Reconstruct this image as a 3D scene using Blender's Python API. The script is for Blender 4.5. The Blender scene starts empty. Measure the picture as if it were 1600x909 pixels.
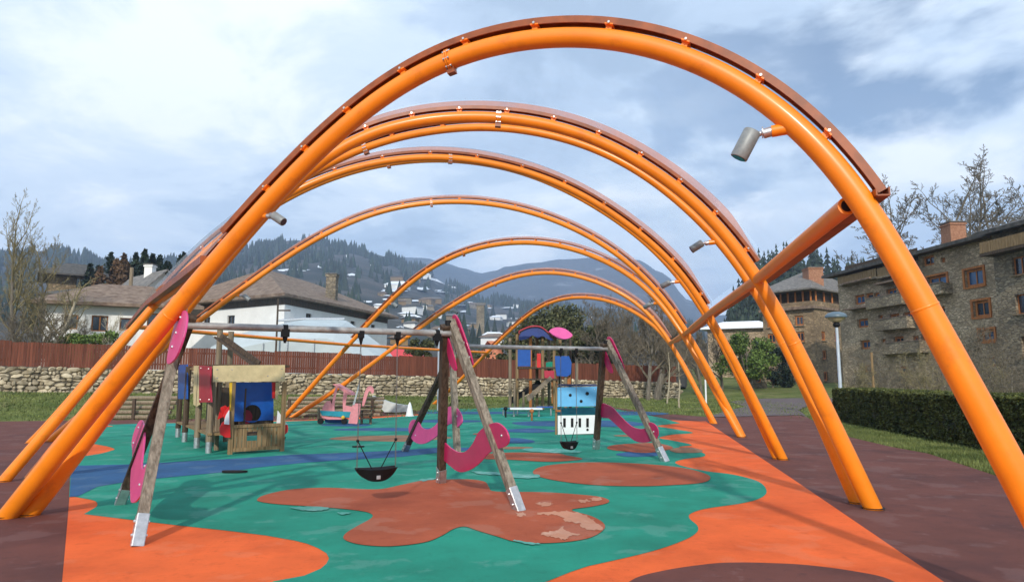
import bpy, bmesh, math, random
from mathutils import Vector, Matrix, noise
from mathutils.geometry import tessellate_polygon
rnd = random.Random(7)
SC = bpy.context.scene
COL = SC.collection
# ------------------------------------------------------------------ camera
F = 1067.0                       # focal length in pixels of the 1600 wide photograph
PITCH = math.atan((590.0-454.5)/F)
EYE = 1.7
cam_d = bpy.data.cameras.new('camera'); cam = bpy.data.objects.new('camera', cam_d); COL.objects.link(cam)
cam_d.sensor_width = 36.0; cam_d.lens = 36.0*F/1600.0
cam_d.clip_start = 0.05; cam_d.clip_end = 20000
cam.location = (0, 0, EYE); cam.rotation_euler = (math.pi/2+PITCH, 0, 0)
SC.camera = cam
SC.render.engine = 'CYCLES'
SC.view_settings.view_transform = 'Standard'
SC.view_settings.look = 'None'
SC.view_settings.exposure = 0.26
SC.view_settings.gamma = 1.0
SC.cycles.volume_bounces = 1
SC.cycles.transparent_max_bounces = 24
SC.cycles.max_bounces = 6
# ------------------------------------------------------------------ sun and sky
LIGHT = Vector((0.14, 1.75, -1.0)).normalized()      # direction the sunlight travels
sun_d = bpy.data.lights.new('sun', 'SUN'); sun = bpy.data.objects.new('sun', sun_d); COL.objects.link(sun)
sun_d.energy = 2.6; sun_d.angle = math.radians(1.8); sun_d.color = (1.0, 0.93, 0.82)
sun.rotation_euler = LIGHT.to_track_quat('-Z', 'Y').to_euler()
sun.location = (0, -20, 30)
w = bpy.data.worlds.new('World'); SC.world = w; w.use_nodes = True
nt = w.node_tree; nt.nodes.clear()
def N(t, typ, **kw):
    n = t.nodes.new(typ)
    for k, v in kw.items(): setattr(n, k, v)
    return n
out = N(nt, 'ShaderNodeOutputWorld'); bg = N(nt, 'ShaderNodeBackground')
sky = N(nt, 'ShaderNodeTexSky', sky_type='NISHITA', sun_disc=False)
to_sun = -LIGHT
sky.sun_elevation = math.asin(to_sun.z)
sky.sun_rotation = math.atan2(to_sun.x, to_sun.y)
sky.air_density = 1.0; sky.dust_density = 0.6; sky.ozone_density = 1.6
tc = N(nt, 'ShaderNodeTexCoord')
sep = N(nt, 'ShaderNodeSeparateXYZ'); nt.links.new(tc.outputs['Generated'], sep.inputs[0])
# clouds on a flat layer above: project the direction on a plane
mz = N(nt, 'ShaderNodeMath', operation='MAXIMUM'); nt.links.new(sep.outputs[2], mz.inputs[0]); mz.inputs[1].default_value = 0.0
az = N(nt, 'ShaderNodeMath', operation='ADD'); nt.links.new(mz.outputs[0], az.inputs[0]); az.inputs[1].default_value = 0.22
dx = N(nt, 'ShaderNodeMath', operation='DIVIDE'); nt.links.new(sep.outputs[0], dx.inputs[0]); nt.links.new(az.outputs[0], dx.inputs[1])
dy = N(nt, 'ShaderNodeMath', operation='DIVIDE'); nt.links.new(sep.outputs[1], dy.inputs[0]); nt.links.new(az.outputs[0], dy.inputs[1])
cmb = N(nt, 'ShaderNodeCombineXYZ'); nt.links.new(dx.outputs[0], cmb.inputs[0]); nt.links.new(dy.outputs[0], cmb.inputs[1])
def wnoise(scale, detail, rough, off, dist=0.0):
    mp = N(nt, 'ShaderNodeMapping'); mp.inputs['Location'].default_value = off
    nt.links.new(cmb.outputs[0], mp.inputs[0])
    n = N(nt, 'ShaderNodeTexNoise'); n.inputs['Scale'].default_value = scale; n.inputs['Detail'].default_value = detail
    n.inputs['Roughness'].default_value = rough; n.inputs['Distortion'].default_value = dist
    nt.links.new(mp.outputs[0], n.inputs['Vector']); return n
def wramp(src, stops):
    r = N(nt, 'ShaderNodeValToRGB'); nt.links.new(src, r.inputs[0])
    r.color_ramp.interpolation = 'EASE'
    while len(r.color_ramp.elements) > 1: r.color_ramp.elements.remove(r.color_ramp.elements[-1])
    r.color_ramp.elements[0].position = stops[0][0]; r.color_ramp.elements[0].color = (*stops[0][1], 1)
    for p, c in stops[1:]:
        e = r.color_ramp.elements.new(p); e.color = (*c, 1)
    return r
n1 = wnoise(0.9, 6, 0.52, (3.1, 0.4, 0), 0.25)       # large soft banks
n2 = wnoise(2.6, 8, 0.58, (7.3, 2.0, 4), 0.4)        # smaller lumps
n3 = wnoise(1.15, 7, 0.55, (1.7, 5.2, 9), 0.3)      # where the blue shows
add = N(nt, 'ShaderNodeMath', operation='MULTIPLY_ADD'); nt.links.new(n2.outputs[0], add.inputs[0]); add.inputs[1].default_value = 0.42; 
m1 = N(nt, 'ShaderNodeMath', operation='MULTIPLY'); nt.links.new(n1.outputs[0], m1.inputs[0]); m1.inputs[1].default_value = 0.62
nt.links.new(m1.outputs[0], add.inputs[2])
CLOUD = 12.3
cr = wramp(add.outputs[0], [(0.40, (0.34, 0.44, 0.57)), (0.47, (0.44, 0.55, 0.69)), (0.53, (0.58, 0.68, 0.79)), (0.63, (0.80, 0.85, 0.90))])
cs = N(nt, 'ShaderNodeMix', data_type='RGBA', blend_type='MULTIPLY'); cs.inputs['Factor'].default_value = 1.0
nt.links.new(cr.outputs[0], cs.inputs['A']); cs.inputs['B'].default_value = (CLOUD, CLOUD, CLOUD, 1)
gap = wramp(n3.outputs[0], [(0.36, (0, 0, 0)), (0.47, (1, 1, 1))])
gx = N(nt, 'ShaderNodeMapRange'); nt.links.new(sep.outputs[0], gx.inputs[0])
gx.inputs['From Min'].default_value = 0.02; gx.inputs['From Max'].default_value = 0.45; gx.inputs['To Min'].default_value = 1.0; gx.inputs['To Max'].default_value = 0.0
gm = N(nt, 'ShaderNodeMath', operation='ADD', use_clamp=True); nt.links.new(gap.outputs[0], gm.inputs[0]); nt.links.new(gx.outputs[0], gm.inputs[1])
gm2 = N(nt, 'ShaderNodeMath', operation='MAXIMUM'); nt.links.new(gm.outputs[0], gm2.inputs[0]); gm2.inputs[1].default_value = 0.12
mx = N(nt, 'ShaderNodeMix', data_type='RGBA'); nt.links.new(gm2.outputs[0], mx.inputs['Factor'])
nt.links.new(sky.outputs[0], mx.inputs['A']); nt.links.new(cs.outputs['Result'], mx.inputs['B'])
nt.links.new(mx.outputs['Result'], bg.inputs['Color']); bg.inputs['Strength'].default_value = 0.10
nt.links.new(bg.outputs[0], out.inputs['Surface'])

# ------------------------------------------------------------------ helpers
CP, SP = math.cos(PITCH), math.sin(PITCH)
def ray(px, py):
    a = (px-800)/F; b = (454.5-py)/F
    return Vector((a, CP-b*SP, SP+b*CP))
def at(px, py, z=0.0):            # a photograph pixel to the point at height z
    d = ray(px, py); t = (z-EYE)/d.z
    return Vector((d.x*t, d.y*t, z))
def atd(px, py, dist):            # a photograph pixel to the point at forward distance dist
    d = ray(px, py); t = dist/d.y
    return Vector((d.x*t, dist, EYE+d.z*t))
def tag(o, label=None, cat=None, group=None, kind=None):
    if label: o['label'] = label
    if cat: o['category'] = cat
    if group: o['group'] = group
    if kind: o['kind'] = kind
    return o
def thing(name, label, cat, loc=(0, 0, 0), rz=0.0, group=None):
    o = bpy.data.objects.new(name, None); COL.objects.link(o)
    o.location = loc; o.rotation_euler = (0, 0, rz); o.empty_display_size = 0.2
    tag(o, label, cat, group); return o
class MB:
    def __init__(s): s.v = []; s.f = []; s.m = []
    def add(s, v, f, mi=0):
        b = len(s.v); s.v += [tuple(p) for p in v]; s.f += [tuple(i+b for i in q) for q in f]; s.m += [mi]*len(f)
    def frame(s, o, X, Y, Z, a, b, c, mi=0, taper=1.0):
        # box centred on o with half sizes a, b, c along X, Y, Z
        v = []
        for k in (-1, 1):
            t = taper if k > 0 else 1.0
            for i, j in ((-1, -1), (1, -1), (1, 1), (-1, 1)):
                v.append(Vector(o)+X*(a*i*t)+Y*(b*j*t)+Z*(c*k))
        s.add(v, [(0, 3, 2, 1), (4, 5, 6, 7), (0, 1, 5, 4), (1, 2, 6, 5), (2, 3, 7, 6), (3, 0, 4, 7)], mi)
    def box(s, x0, x1, y0, y1, z0, z1, mi=0):
        s.frame(((x0+x1)/2, (y0+y1)/2, (z0+z1)/2), Vector((1, 0, 0)), Vector((0, 1, 0)), Vector((0, 0, 1)), abs(x1-x0)/2, abs(y1-y0)/2, abs(z1-z0)/2, mi)
    def beam(s, p, q, wd, ht, side=None, mi=0):
        p = Vector(p); q = Vector(q); Z = (q-p).normalized()
        X = Vector(side) if side is not None else (Vector((0, 0, 1)).cross(Z) if abs(Z.z) < .95 else Vector((1, 0, 0)))
        X = (X - Z*X.dot(Z)).normalized(); Y = Z.cross(X)
        s.frame((p+q)/2, X, Y, Z, wd/2, ht/2, (q-p).length/2, mi)
    def tube(s, pts, rad, n=10, caps=True, mi=0, up=None):
        P = [Vector(p) for p in pts]; R = rad if hasattr(rad, '__len__') else [rad]*len(P)
        T = []
        for i in range(len(P)):
            a = P[max(0, i-1)]; b = P[min(len(P)-1, i+1)]; T.append((b-a).normalized())
        u = Vector((0, 0, 1)) if abs(T[0].z) < .9 else Vector((1, 0, 0))
        X = (u-T[0]*u.dot(T[0])).normalized(); v = []; f = []
        for i, p in enumerate(P):
            X = (X-T[i]*X.dot(T[i])).normalized(); Y = T[i].cross(X)
            for k in range(n):
                a = 2*math.pi*k/n; v.append(p+(X*math.cos(a)+Y*math.sin(a))*R[i])
        for i in range(len(P)-1):
            for k in range(n):
                k2 = (k+1) % n
                f.append((i*n+k, i*n+k2, (i+1)*n+k2, (i+1)*n+k))
        if caps:
            f.append(tuple(range(n-1, -1, -1))); f.append(tuple((len(P)-1)*n+k for k in range(n)))
        s.add(v, f, mi)
    def prism(s, poly, o, X, Y, Z, th, mi=0):
        # polygon given in (X, Y) coordinates about o, thickness th along Z centred
        o = Vector(o); n = len(poly)
        v = [o+X*a+Y*b-Z*(th/2) for a, b in poly]+[o+X*a+Y*b+Z*(th/2) for a, b in poly]
        tri = tessellate_polygon([[Vector((a, b, 0)) for a, b in poly]])
        area = sum(poly[i][0]*poly[(i+1) % n][1]-poly[(i+1) % n][0]*poly[i][1] for i in range(n))
        f = []
        for t in tri:
            a, b, c = t
            cr_ = (poly[b][0]-poly[a][0])*(poly[c][1]-poly[a][1])-(poly[c][0]-poly[a][0])*(poly[b][1]-poly[a][1])
            if cr_ < 0: b, c = c, b
            f.append((a+n, b+n, c+n)); f.append((c, b, a))
        for i in range(n):
            j = (i+1) % n
            f.append((i, j, j+n, i+n) if area > 0 else (j, i, i+n, j+n))
        s.add(v, f, mi)
    def ball(s, c, r, nu=10, nv=7, sc=(1, 1, 1), mi=0):
        c = Vector(c); v = []; f = []
        for j in range(1, nv):
            t = math.pi*j/nv
            for i in range(nu):
                a = 2*math.pi*i/nu
                v.append(c+Vector((math.sin(t)*math.cos(a)*sc[0], math.sin(t)*math.sin(a)*sc[1], math.cos(t)*sc[2]))*r)
        top = len(v); v.append(c+Vector((0, 0, r*sc[2]))); v.append(c-Vector((0, 0, r*sc[2])))
        for j in range(nv-2):
            for i in range(nu):
                i2 = (i+1) % nu; f.append((j*nu+i, (j+1)*nu+i, (j+1)*nu+i2, j*nu+i2))
        for i in range(nu):
            i2 = (i+1) % nu; f.append((top, i, i2)); f.append((top+1, (nv-2)*nu+i2, (nv-2)*nu+i))
        s.add(v, f, mi)
    def build(s, name, mats, parent=None, smooth=False, bevel=0.0):
        me = bpy.data.meshes.new(name)
        off = Vector((0, 0, 0)); inv = None
        if parent is not None:
            M = Matrix.Identity(4); q = parent
            chain = []
            while q is not None: chain.append(q); q = q.parent
            for q in reversed(chain): M = M @ (Matrix.Translation(q.location) @ q.rotation_euler.to_matrix().to_4x4())
            if not getattr(s, 'local', False): inv = M.inverted()
        vs = s.v if inv is None else [tuple(inv @ Vector(p)) for p in s.v]
        me.from_pydata(vs, [], s.f)
        if not isinstance(mats, (list, tuple)): mats = [mats]
        for m in mats: me.materials.append(m)
        if len(mats) > 1: me.polygons.foreach_set('material_index', s.m)
        if smooth:
            me.polygons.foreach_set('use_smooth', [True]*len(me.polygons))
            me.set_sharp_from_angle(angle=math.radians(40))
        me.update()
        o = bpy.data.objects.new(name, me); COL.objects.link(o)
        if parent is not None: o.parent = parent
        if bevel > 0:
            b = o.modifiers.new('bevel', 'BEVEL'); b.width = bevel; b.segments = 2; b.limit_method = 'ANGLE'
        return o
def LMB():
    m = MB(); m.local = True; return m
VX, VY, VZ = Vector((1, 0, 0)), Vector((0, 1, 0)), Vector((0, 0, 1))
def smooth_loop(pts, k=5):
    n = len(pts); o = []
    for i in range(n):
        p0, p1, p2, p3 = pts[i-1], pts[i], pts[(i+1) % n], pts[(i+2) % n]
        if p1 == p2: continue
        for j in range(k):
            t = j/k
            o.append(tuple(0.5*((2*p1[c])+(-p0[c]+p2[c])*t+(2*p0[c]-5*p1[c]+4*p2[c]-p3[c])*t*t+(-p0[c]+3*p1[c]-3*p2[c]+p3[c])*t**3) for c in (0, 1)))
    return o

# ------------------------------------------------------------------ materials
def mat(name, col, rough=0.6, var=0.15, vs=3.0, bump=0.0, bs=40.0, metal=0.0, col2=None, stretch=(1, 1, 1), spec=0.5, detail=5, dirt=None, coat=0.0, trans=0.0, rv=0.0, lo=0.35, hi=0.65):
    m = bpy.data.materials.new(name); m.use_nodes = True; t = m.node_tree
    b = t.nodes['Principled BSDF']
    b.inputs['Roughness'].default_value = rough; b.inputs['Metallic'].default_value = metal
    b.inputs['Specular IOR Level'].default_value = spec; b.inputs['Coat Weight'].default_value = coat
    b.inputs['Coat Roughness'].default_value = 0.15
    if trans: b.inputs['Transmission Weight'].default_value = trans
    g = N(t, 'ShaderNodeNewGeometry'); mp = N(t, 'ShaderNodeMapping'); mp.inputs['Scale'].default_value = stretch
    t.links.new(g.outputs['Position'], mp.inputs[0])
    n = N(t, 'ShaderNodeTexNoise'); n.inputs['Scale'].default_value = vs; n.inputs['Detail'].default_value = detail; n.inputs['Roughness'].default_value = 0.6
    t.links.new(mp.outputs[0], n.inputs['Vector'])
    c2 = col2 if col2 else tuple(min(1, c*(1+var)) for c in col); c1 = col if col2 else tuple(c*(1-var) for c in col)
    r = N(t, 'ShaderNodeValToRGB'); t.links.new(n.outputs[0], r.inputs[0])
    r.color_ramp.elements[0].position = lo; r.color_ramp.elements[0].color = (*c1, 1)
    r.color_ramp.elements[1].position = hi; r.color_ramp.elements[1].color = (*c2, 1)
    last = r.outputs[0]
    if dirt:   # (scale, colour, threshold, amount)
        d = N(t, 'ShaderNodeTexNoise'); d.inputs['Scale'].default_value = dirt[0]; d.inputs['Detail'].default_value = 8; d.inputs['Roughness'].default_value = 0.65
        t.links.new(mp.outputs[0], d.inputs['Vector'])
        q = N(t, 'ShaderNodeMapRange'); t.links.new(d.outputs[0], q.inputs[0]); q.inputs['From Min'].default_value = dirt[2]; q.inputs['From Max'].default_value = dirt[2]+0.14; q.inputs['To Max'].default_value = dirt[3]
        x = N(t, 'ShaderNodeMix', data_type='RGBA'); t.links.new(q.outputs[0], x.inputs['Factor']); t.links.new(last, x.inputs['A']); x.inputs['B'].default_value = (*dirt[1], 1)
        last = x.outputs['Result']
    t.links.new(last, b.inputs['Base Color'])
    if rv:
        q = N(t, 'ShaderNodeMapRange'); t.links.new(n.outputs[0], q.inputs[0]); q.inputs['To Min'].default_value = rough-rv; q.inputs['To Max'].default_value = rough+rv
        t.links.new(q.outputs[0], b.inputs['Roughness'])
    if bump:
        n2 = N(t, 'ShaderNodeTexNoise'); n2.inputs['Scale'].default_value = bs; n2.inputs['Detail'].default_value = 4
        t.links.new(mp.outputs[0], n2.inputs['Vector'])
        bp = N(t, 'ShaderNodeBump'); bp.inputs['Strength'].default_value = bump; bp.inputs['Distance'].default_value = 0.02
        t.links.new(n2.outputs[0], bp.inputs['Height']); t.links.new(bp.outputs[0], b.inputs['Normal'])
    return m
def rubber(name, col, dark, wear, wl=0.62, wa=0.5):
    """poured rubber granules: grain, broad fading, scuffs"""
    m = mat(name, tuple(c*0.86 for c in col), 0.88, vs=0.9, col2=tuple(min(1, c*1.1) for c in col), bump=0.35, bs=170.0, spec=0.25, detail=9)
    t = m.node_tree; b = t.nodes['Principled BSDF']
    src = b.inputs['Base Color'].links[0].from_socket
    g = N(t, 'ShaderNodeNewGeometry')
    def layer(src, scale, lo, hi, c, amt, st=(1, 1, 1), rough=.65, det=8):
        mp = N(t, 'ShaderNodeMapping'); mp.inputs['Scale'].default_value = st; mp.inputs['Location'].default_value = (scale*3.3, 1.7, 0)
        t.links.new(g.outputs['Position'], mp.inputs[0])
        d = N(t, 'ShaderNodeTexNoise'); d.inputs['Scale'].default_value = scale; d.inputs['Detail'].default_value = det; d.inputs['Roughness'].default_value = rough
        t.links.new(mp.outputs[0], d.inputs['Vector'])
        q = N(t, 'ShaderNodeMapRange'); t.links.new(d.outputs[0], q.inputs[0]); q.inputs['From Min'].default_value = lo; q.inputs['From Max'].default_value = hi; q.inputs['To Max'].default_value = amt
        x = N(t, 'ShaderNodeMix', data_type='RGBA'); t.links.new(q.outputs[0], x.inputs['Factor']); t.links.new(src, x.inputs['A']); x.inputs['B'].default_value = (*c, 1)
        return x.outputs['Result']
    s = layer(src, 220, .5, .75, dark, .45, det=2)            # granules
    s = layer(s, 260, .55, .8, tuple(min(1, c*1.6+.03) for c in col), .35, det=2)
    s = layer(s, 0.7, .48, .68, dark, .6)                     # grimy areas
    s = layer(s, 2.7, wl, wl+.10, wear, wa, (1, .8, 1), .7)    # worn pale scuffs
    s = layer(s, 5.5, .56, .72, dark, .5)
    s = layer(s, 1.3, .56, .60, tuple(c*.8+.02 for c in wear), .22, (1, 1, 1), .55)      # patched and re-laid areas
    s = layer(s, 38, .66, .70, dark, .75, det=2)               # specks and crumbs
    t.links.new(s, b.inputs['Base Color'])
    return m
def wood(name, c1, c2, rough=0.8, axis='z', sc=26.0, bump=0.5, crack=None):
    st = {'z': (1, 1, .05), 'x': (.05, 1, 1), 'y': (1, .05, 1)}[axis]
    return mat(name, c1, rough, col2=c2, vs=sc, stretch=st, bump=bump, bs=sc*2, spec=.3, dirt=(sc*.35, crack or tuple(c*.35 for c in c1), .58, .7), detail=7)
M = {}
M['maroon'] = rubber('maroon rubber', (.148, .052, .040), (.06, .026, .027), (.26, .16, .15), .60, .4)
M['orange_r'] = rubber('orange rubber', (.80, .135, .03), (.50, .07, .015), (.85, .26, .12), .66, .22)
M['teal'] = rubber('teal rubber', (.016, .265, .180), (.010, .15, .10), (.22, .46, .40), .665, .5)
M['teal2'] = rubber('light teal rubber', (.012, .31, .27), (.01, .2, .17), (.2, .5, .45), .66, .3)
M['blue_r'] = rubber('blue rubber', (.03, .105, .24), (.02, .06, .13), (.15, .25, .33), .66, .3)
M['terra'] = rubber('terracotta rubber', (.40, .092, .040), (.24, .05, .022), (.52, .27, .19), .63, .5)
M['tan_r'] = rubber('tan rubber', (.30, .16, .09), (.18, .10, .05), (.35, .3, .25), .6, .4)
M['worn'] = rubber('worn pale patch', (.54, .25, .155), (.40, .17, .1), (.62, .4, .3), .55, .6)
M['wornt'] = rubber('worn pale teal patch', (.10, .35, .29), (.03, .26, .2), (.3, .5, .46), .5, .6)
M['paint'] = mat('orange steel paint', (.87, .238, .007), .42, var=.07, vs=2.2, bump=.03, bs=45, coat=.15, rv=.10, dirt=(3.6, (.52, .125, .012), .56, .5))
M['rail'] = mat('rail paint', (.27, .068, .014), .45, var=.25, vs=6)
M['steel'] = mat('galvanised steel', (.50, .52, .54), .38, var=.15, vs=14, metal=.75, bump=.05, bs=80, rv=.08)
M['beam_steel'] = mat('beam steel', (.34, .34, .33), .5, var=.2, vs=9, metal=.35, dirt=(4, (.2, .12, .08), .55, .5))
M['bolt'] = mat('bolt', (.62, .62, .62), .3, metal=.9)
M['lampgrey'] = mat('lamp housing', (.24, .26, .26), .5, var=.12, vs=20, rv=.08, metal=.2)
M['lamppole'] = mat('lamp pole', (.50, .56, .62), .4, var=.08, metal=.3)
M['lampcap'] = mat('lamp cap', (.10, .15, .19), .4, var=.1)
M['wood_grey'] = wood('weathered grey wood', (.115, .095, .07), (.30, .26, .205))
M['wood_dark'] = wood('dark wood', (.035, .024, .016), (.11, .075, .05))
M['wood_tan'] = wood('tan wood', (.17, .11, .05), (.32, .215, .11))
M['wood_post'] = wood('post wood', (.15, .115, .075), (.30, .235, .16))
M['cream'] = mat('cream board', (.62, .49, .26), .6, var=.12, vs=5, dirt=(9, (.4, .3, .15), .6, .5))
M['magenta'] = mat('magenta panel', (.50, .018, .115), .35, var=.08, vs=4, coat=.3, dirt=(7, (.55, .16, .25), .62, .25))
M['pinkpanel'] = mat('pink face of panel', (.62, .07, .24), .4, var=.08, vs=4, dirt=(7, (.6, .2, .3), .62, .25))
M['crimson'] = mat('crimson panel', (.40, .018, .045), .4, var=.1)
M['red'] = mat('red panel', (.60, .018, .018), .35, var=.08)
M['white'] = mat('white panel', (.78, .79, .80), .45, var=.05, dirt=(6, (.5, .5, .48), .6, .4))
M['blue'] = mat('blue panel', (.002, .075, .34), .35, var=.1, vs=6)
M['lblue'] = mat('light blue panel', (.13, .43, .72), .4, var=.07, dirt=(6, (.3, .5, .66), .6, .4))
M['dblue'] = mat('navy board', (.02, .035, .11), .5)
M['tealp'] = mat('teal panel', (.01, .25, .33), .45, var=.12)
M['navyroof'] = mat('blue roof', (.008, .035, .19), .4, var=.15)
M['fpink'] = mat('faded pink board', (.68, .24, .26), .5, var=.12, vs=5, dirt=(9, (.75, .5, .48), .58, .5))
M['hotpink'] = mat('pink roof', (.75, .10, .36), .4, var=.06)
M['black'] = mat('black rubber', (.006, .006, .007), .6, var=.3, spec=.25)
M['chain'] = mat('chain', (.20, .19, .18), .5, metal=.5)
M['yellow'] = mat('yellow paint', (.75, .45, .02), .5)
M['concrete'] = mat('pale concrete', (.42, .43, .40), .8, var=.15, vs=6, bump=.2)
M['cloth'] = mat('pale sheet', (.50, .52, .50), .6, var=.12)
M['fence'] = wood('red brown fence boards', (.112, .034, .019), (.19, .062, .036), axis='z', sc=14, bump=.3)
M['asphalt'] = mat('path asphalt', (.115, .085, .085), .9, var=.2, vs=1.5, bump=.3, bs=200, dirt=(0.8, (.16, .15, .14), .6, .4))
M['whitewall'] = mat('white render', (.80, .79, .76), .85, var=.06, vs=.8, dirt=(1.2, (.55, .54, .5), .62, .35), bump=.1, bs=20)
M['tilebrown'] = mat('brown roof tiles', (.12, .075, .05), .85, col2=(.26, .19, .14), vs=2.2, stretch=(1, 1, 1), bump=.6, bs=9, detail=9)
M['tilegrey'] = mat('slate roof', (.10, .095, .09), .8, col2=(.22, .20, .18), vs=2.5, bump=.5, bs=8, detail=8)
M['slatedark'] = mat('dark slate', (.035, .033, .030), .8, col2=(.10, .09, .08), vs=2.5, bump=.5, bs=8, detail=8)
M['tileorange'] = mat('orange roof tiles', (.45, .15, .07), .8, var=.25, vs=2)
M['snowroof'] = mat('snowy roof', (.82, .84, .88), .7, var=.05)
M['tent'] = mat('tent canvas', (.44, .50, .52), .7, var=.07, vs=.7)
M['glass'] = mat('window glass', (.02, .03, .045), .08, var=.5, vs=.6, spec=.9)
M['glassblue'] = mat('blue curtained glass', (.03, .09, .20), .15, var=.4, vs=.8, spec=.8)
M['frame_o'] = wood('orange wood frames', (.30, .10, .03), (.48, .19, .06), sc=9, bump=.2)
M['bark'] = mat('bark', (.10, .085, .065), .9, col2=(.20, .175, .14), vs=8, bump=.6, bs=30, stretch=(1, 1, .3))
M['twig'] = mat('twigs', (.085, .07, .05), .9, col2=(.17, .14, .095), vs=3)
M['twig_y'] = mat('yellow twigs', (.12, .10, .055), .9, col2=(.25, .21, .10), vs=3)
M['lightbark'] = mat('pale bark', (.30, .26, .18), .9, col2=(.42, .37, .27), vs=6, bump=.4, bs=20)
M['brickch'] = mat('chimney brick', (.25, .11, .06), .85, col2=(.38, .19, .11), vs=6, bump=.5, bs=25)
M['mountain'] = mat('wooded slope', (.010, .016, .014), .95, col2=(.065, .055, .045), vs=.011, detail=10, lo=.42, hi=.62, dirt=(.022, (.42, .44, .48), .61, .7))
M['farmount'] = mat('far slope', (.010, .016, .018), .95, col2=(.05, .05, .05), vs=.006, detail=12, dirt=(.009, (.42, .44, .48), .60, .7))
M['snow'] = mat('snow', (.82, .84, .86), .7, var=.04)

def leafmat(name, a, b, vs=1.4):
    m = mat(name, a, .65, col2=b, vs=vs, detail=6, spec=.3)
    bsdf = m.node_tree.nodes['Principled BSDF']
    bsdf.inputs['Subsurface Weight'].default_value = 0.0
    return m
M['hedge'] = leafmat('hedge leaves', (.030, .045, .010), (.115, .125, .030), 2.4)
M['green'] = leafmat('green leaves', (.045, .085, .018), (.15, .22, .045), 1.3)
M['olive'] = leafmat('olive leaves', (.035, .045, .016), (.12, .12, .05), .6)
M['conifer'] = leafmat('conifer needles', (.008, .018, .012), (.03, .05, .028), .3)
M['rust'] = leafmat('rusty needles', (.07, .04, .02), (.15, .09, .05), .8)
M['blade'] = leafmat('grass blades', (.065, .095, .022), (.18, .21, .065), .7)

def stone_mat(name, cols, scale, mortar, flat=2.2, bump=.8):
    """coursed rubble: voronoi cells in (along, height)"""
    m = bpy.data.materials.new(name); m.use_nodes = True; t = m.node_tree; b = t.nodes['Principled BSDF']
    b.inputs['Roughness'].default_value = .9; b.inputs['Specular IOR Level'].default_value = .25
    g = N(t, 'ShaderNodeNewGeometry'); mp = N(t, 'ShaderNodeMapping'); mp.inputs['Scale'].default_value = (scale, scale, scale*flat)
    t.links.new(g.outputs['Position'], mp.inputs[0])
    wn = N(t, 'ShaderNodeTexNoise'); wn.inputs['Scale'].default_value = 1.1; t.links.new(mp.outputs[0], wn.inputs['Vector'])
    mxv = N(t, 'ShaderNodeVectorMath', operation='MULTIPLY_ADD'); t.links.new(wn.outputs['Color'], mxv.inputs[0]); mxv.inputs[1].default_value = (.7, .7, .7); t.links.new(mp.outputs[0], mxv.inputs[2])
    v = N(t, 'ShaderNodeTexVoronoi', feature='F1'); v.inputs['Scale'].default_value = 1; t.links.new(mxv.outputs[0], v.inputs['Vector'])
    e = N(t, 'ShaderNodeTexVoronoi', feature='DISTANCE_TO_EDGE'); e.inputs['Scale'].default_value = 1; t.links.new(mxv.outputs[0], e.inputs['Vector'])
    sp = N(t, 'ShaderNodeSeparateColor'); t.links.new(v.outputs['Color'], sp.inputs[0])
    r = N(t, 'ShaderNodeValToRGB'); t.links.new(sp.outputs[0], r.inputs[0]); r.color_ramp.interpolation = 'LINEAR'
    while len(r.color_ramp.elements) > 1: r.color_ramp.elements.remove(r.color_ramp.elements[-1])
    r.color_ramp.elements[0].position = 0; r.color_ramp.elements[0].color = (*cols[0], 1)
    for i, c in enumerate(cols[1:]):
        q = r.color_ramp.elements.new((i+1)/(len(cols)-1)); q.color = (*c, 1)
    big = N(t, 'ShaderNodeTexNoise'); big.inputs['Scale'].default_value = .35; big.inputs['Detail'].default_value = 6; t.links.new(g.outputs['Position'], big.inputs['Vector'])
    bm = N(t, 'ShaderNodeMapRange'); t.links.new(big.outputs[0], bm.inputs[0]); bm.inputs['From Min'].default_value = .3; bm.inputs['From Max'].default_value = .7; bm.inputs['To Min'].default_value = .6; bm.inputs['To Max'].default_value = 1.25
    mb = N(t, 'ShaderNodeMix', data_type='RGBA', blend_type='MULTIPLY'); mb.inputs['Factor'].default_value = 1; t.links.new(r.outputs[0], mb.inputs['A']); t.links.new(bm.outputs[0], mb.inputs['B'])
    er = N(t, 'ShaderNodeMapRange'); t.links.new(e.outputs['Distance'], er.inputs[0]); er.inputs['From Min'].default_value = .02; er.inputs['From Max'].default_value = .11
    x = N(t, 'ShaderNodeMix', data_type='RGBA'); t.links.new(er.outputs[0], x.inputs['Factor']); x.inputs['A'].default_value = (*mortar, 1); t.links.new(mb.outputs['Result'], x.inputs['B'])
    t.links.new(x.outputs['Result'], b.inputs['Base Color'])
    bp = N(t, 'ShaderNodeBump'); bp.inputs['Strength'].default_value = bump; bp.inputs['Distance'].default_value = .06
    fn = N(t, 'ShaderNodeTexNoise'); fn.inputs['Scale'].default_value = 14; fn.inputs['Detail'].default_value = 5; t.links.new(g.outputs['Position'], fn.inputs['Vector'])
    hh = N(t, 'ShaderNodeMath', operation='MULTIPLY_ADD'); t.links.new(fn.outputs[0], hh.inputs[0]); hh.inputs[1].default_value = .4; t.links.new(er.outputs[0], hh.inputs[2])
    t.links.new(hh.outputs[0], bp.inputs['Height']); t.links.new(bp.outputs[0], b.inputs['Normal'])
    return m
M['stoneB'] = stone_mat('grey slate stonework', [(.31, .235, .15), (.56, .43, .285), (.38, .29, .19), (.66, .51, .35), (.28, .225, .16)], 2.6, (.25, .195, .13), 3.0)
M['stoneA'] = stone_mat('tan stonework', [(.27, .19, .11), (.46, .33, .20), (.22, .16, .10), (.38, .275, .165)], 2.4, (.20, .15, .10), 3.0)
M['stoneL'] = stone_mat('light stonework', [(.26, .21, .14), (.40, .33, .23), (.20, .17, .13), (.34, .27, .18)], 2.4, (.15, .12, .085), 2.6)

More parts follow.
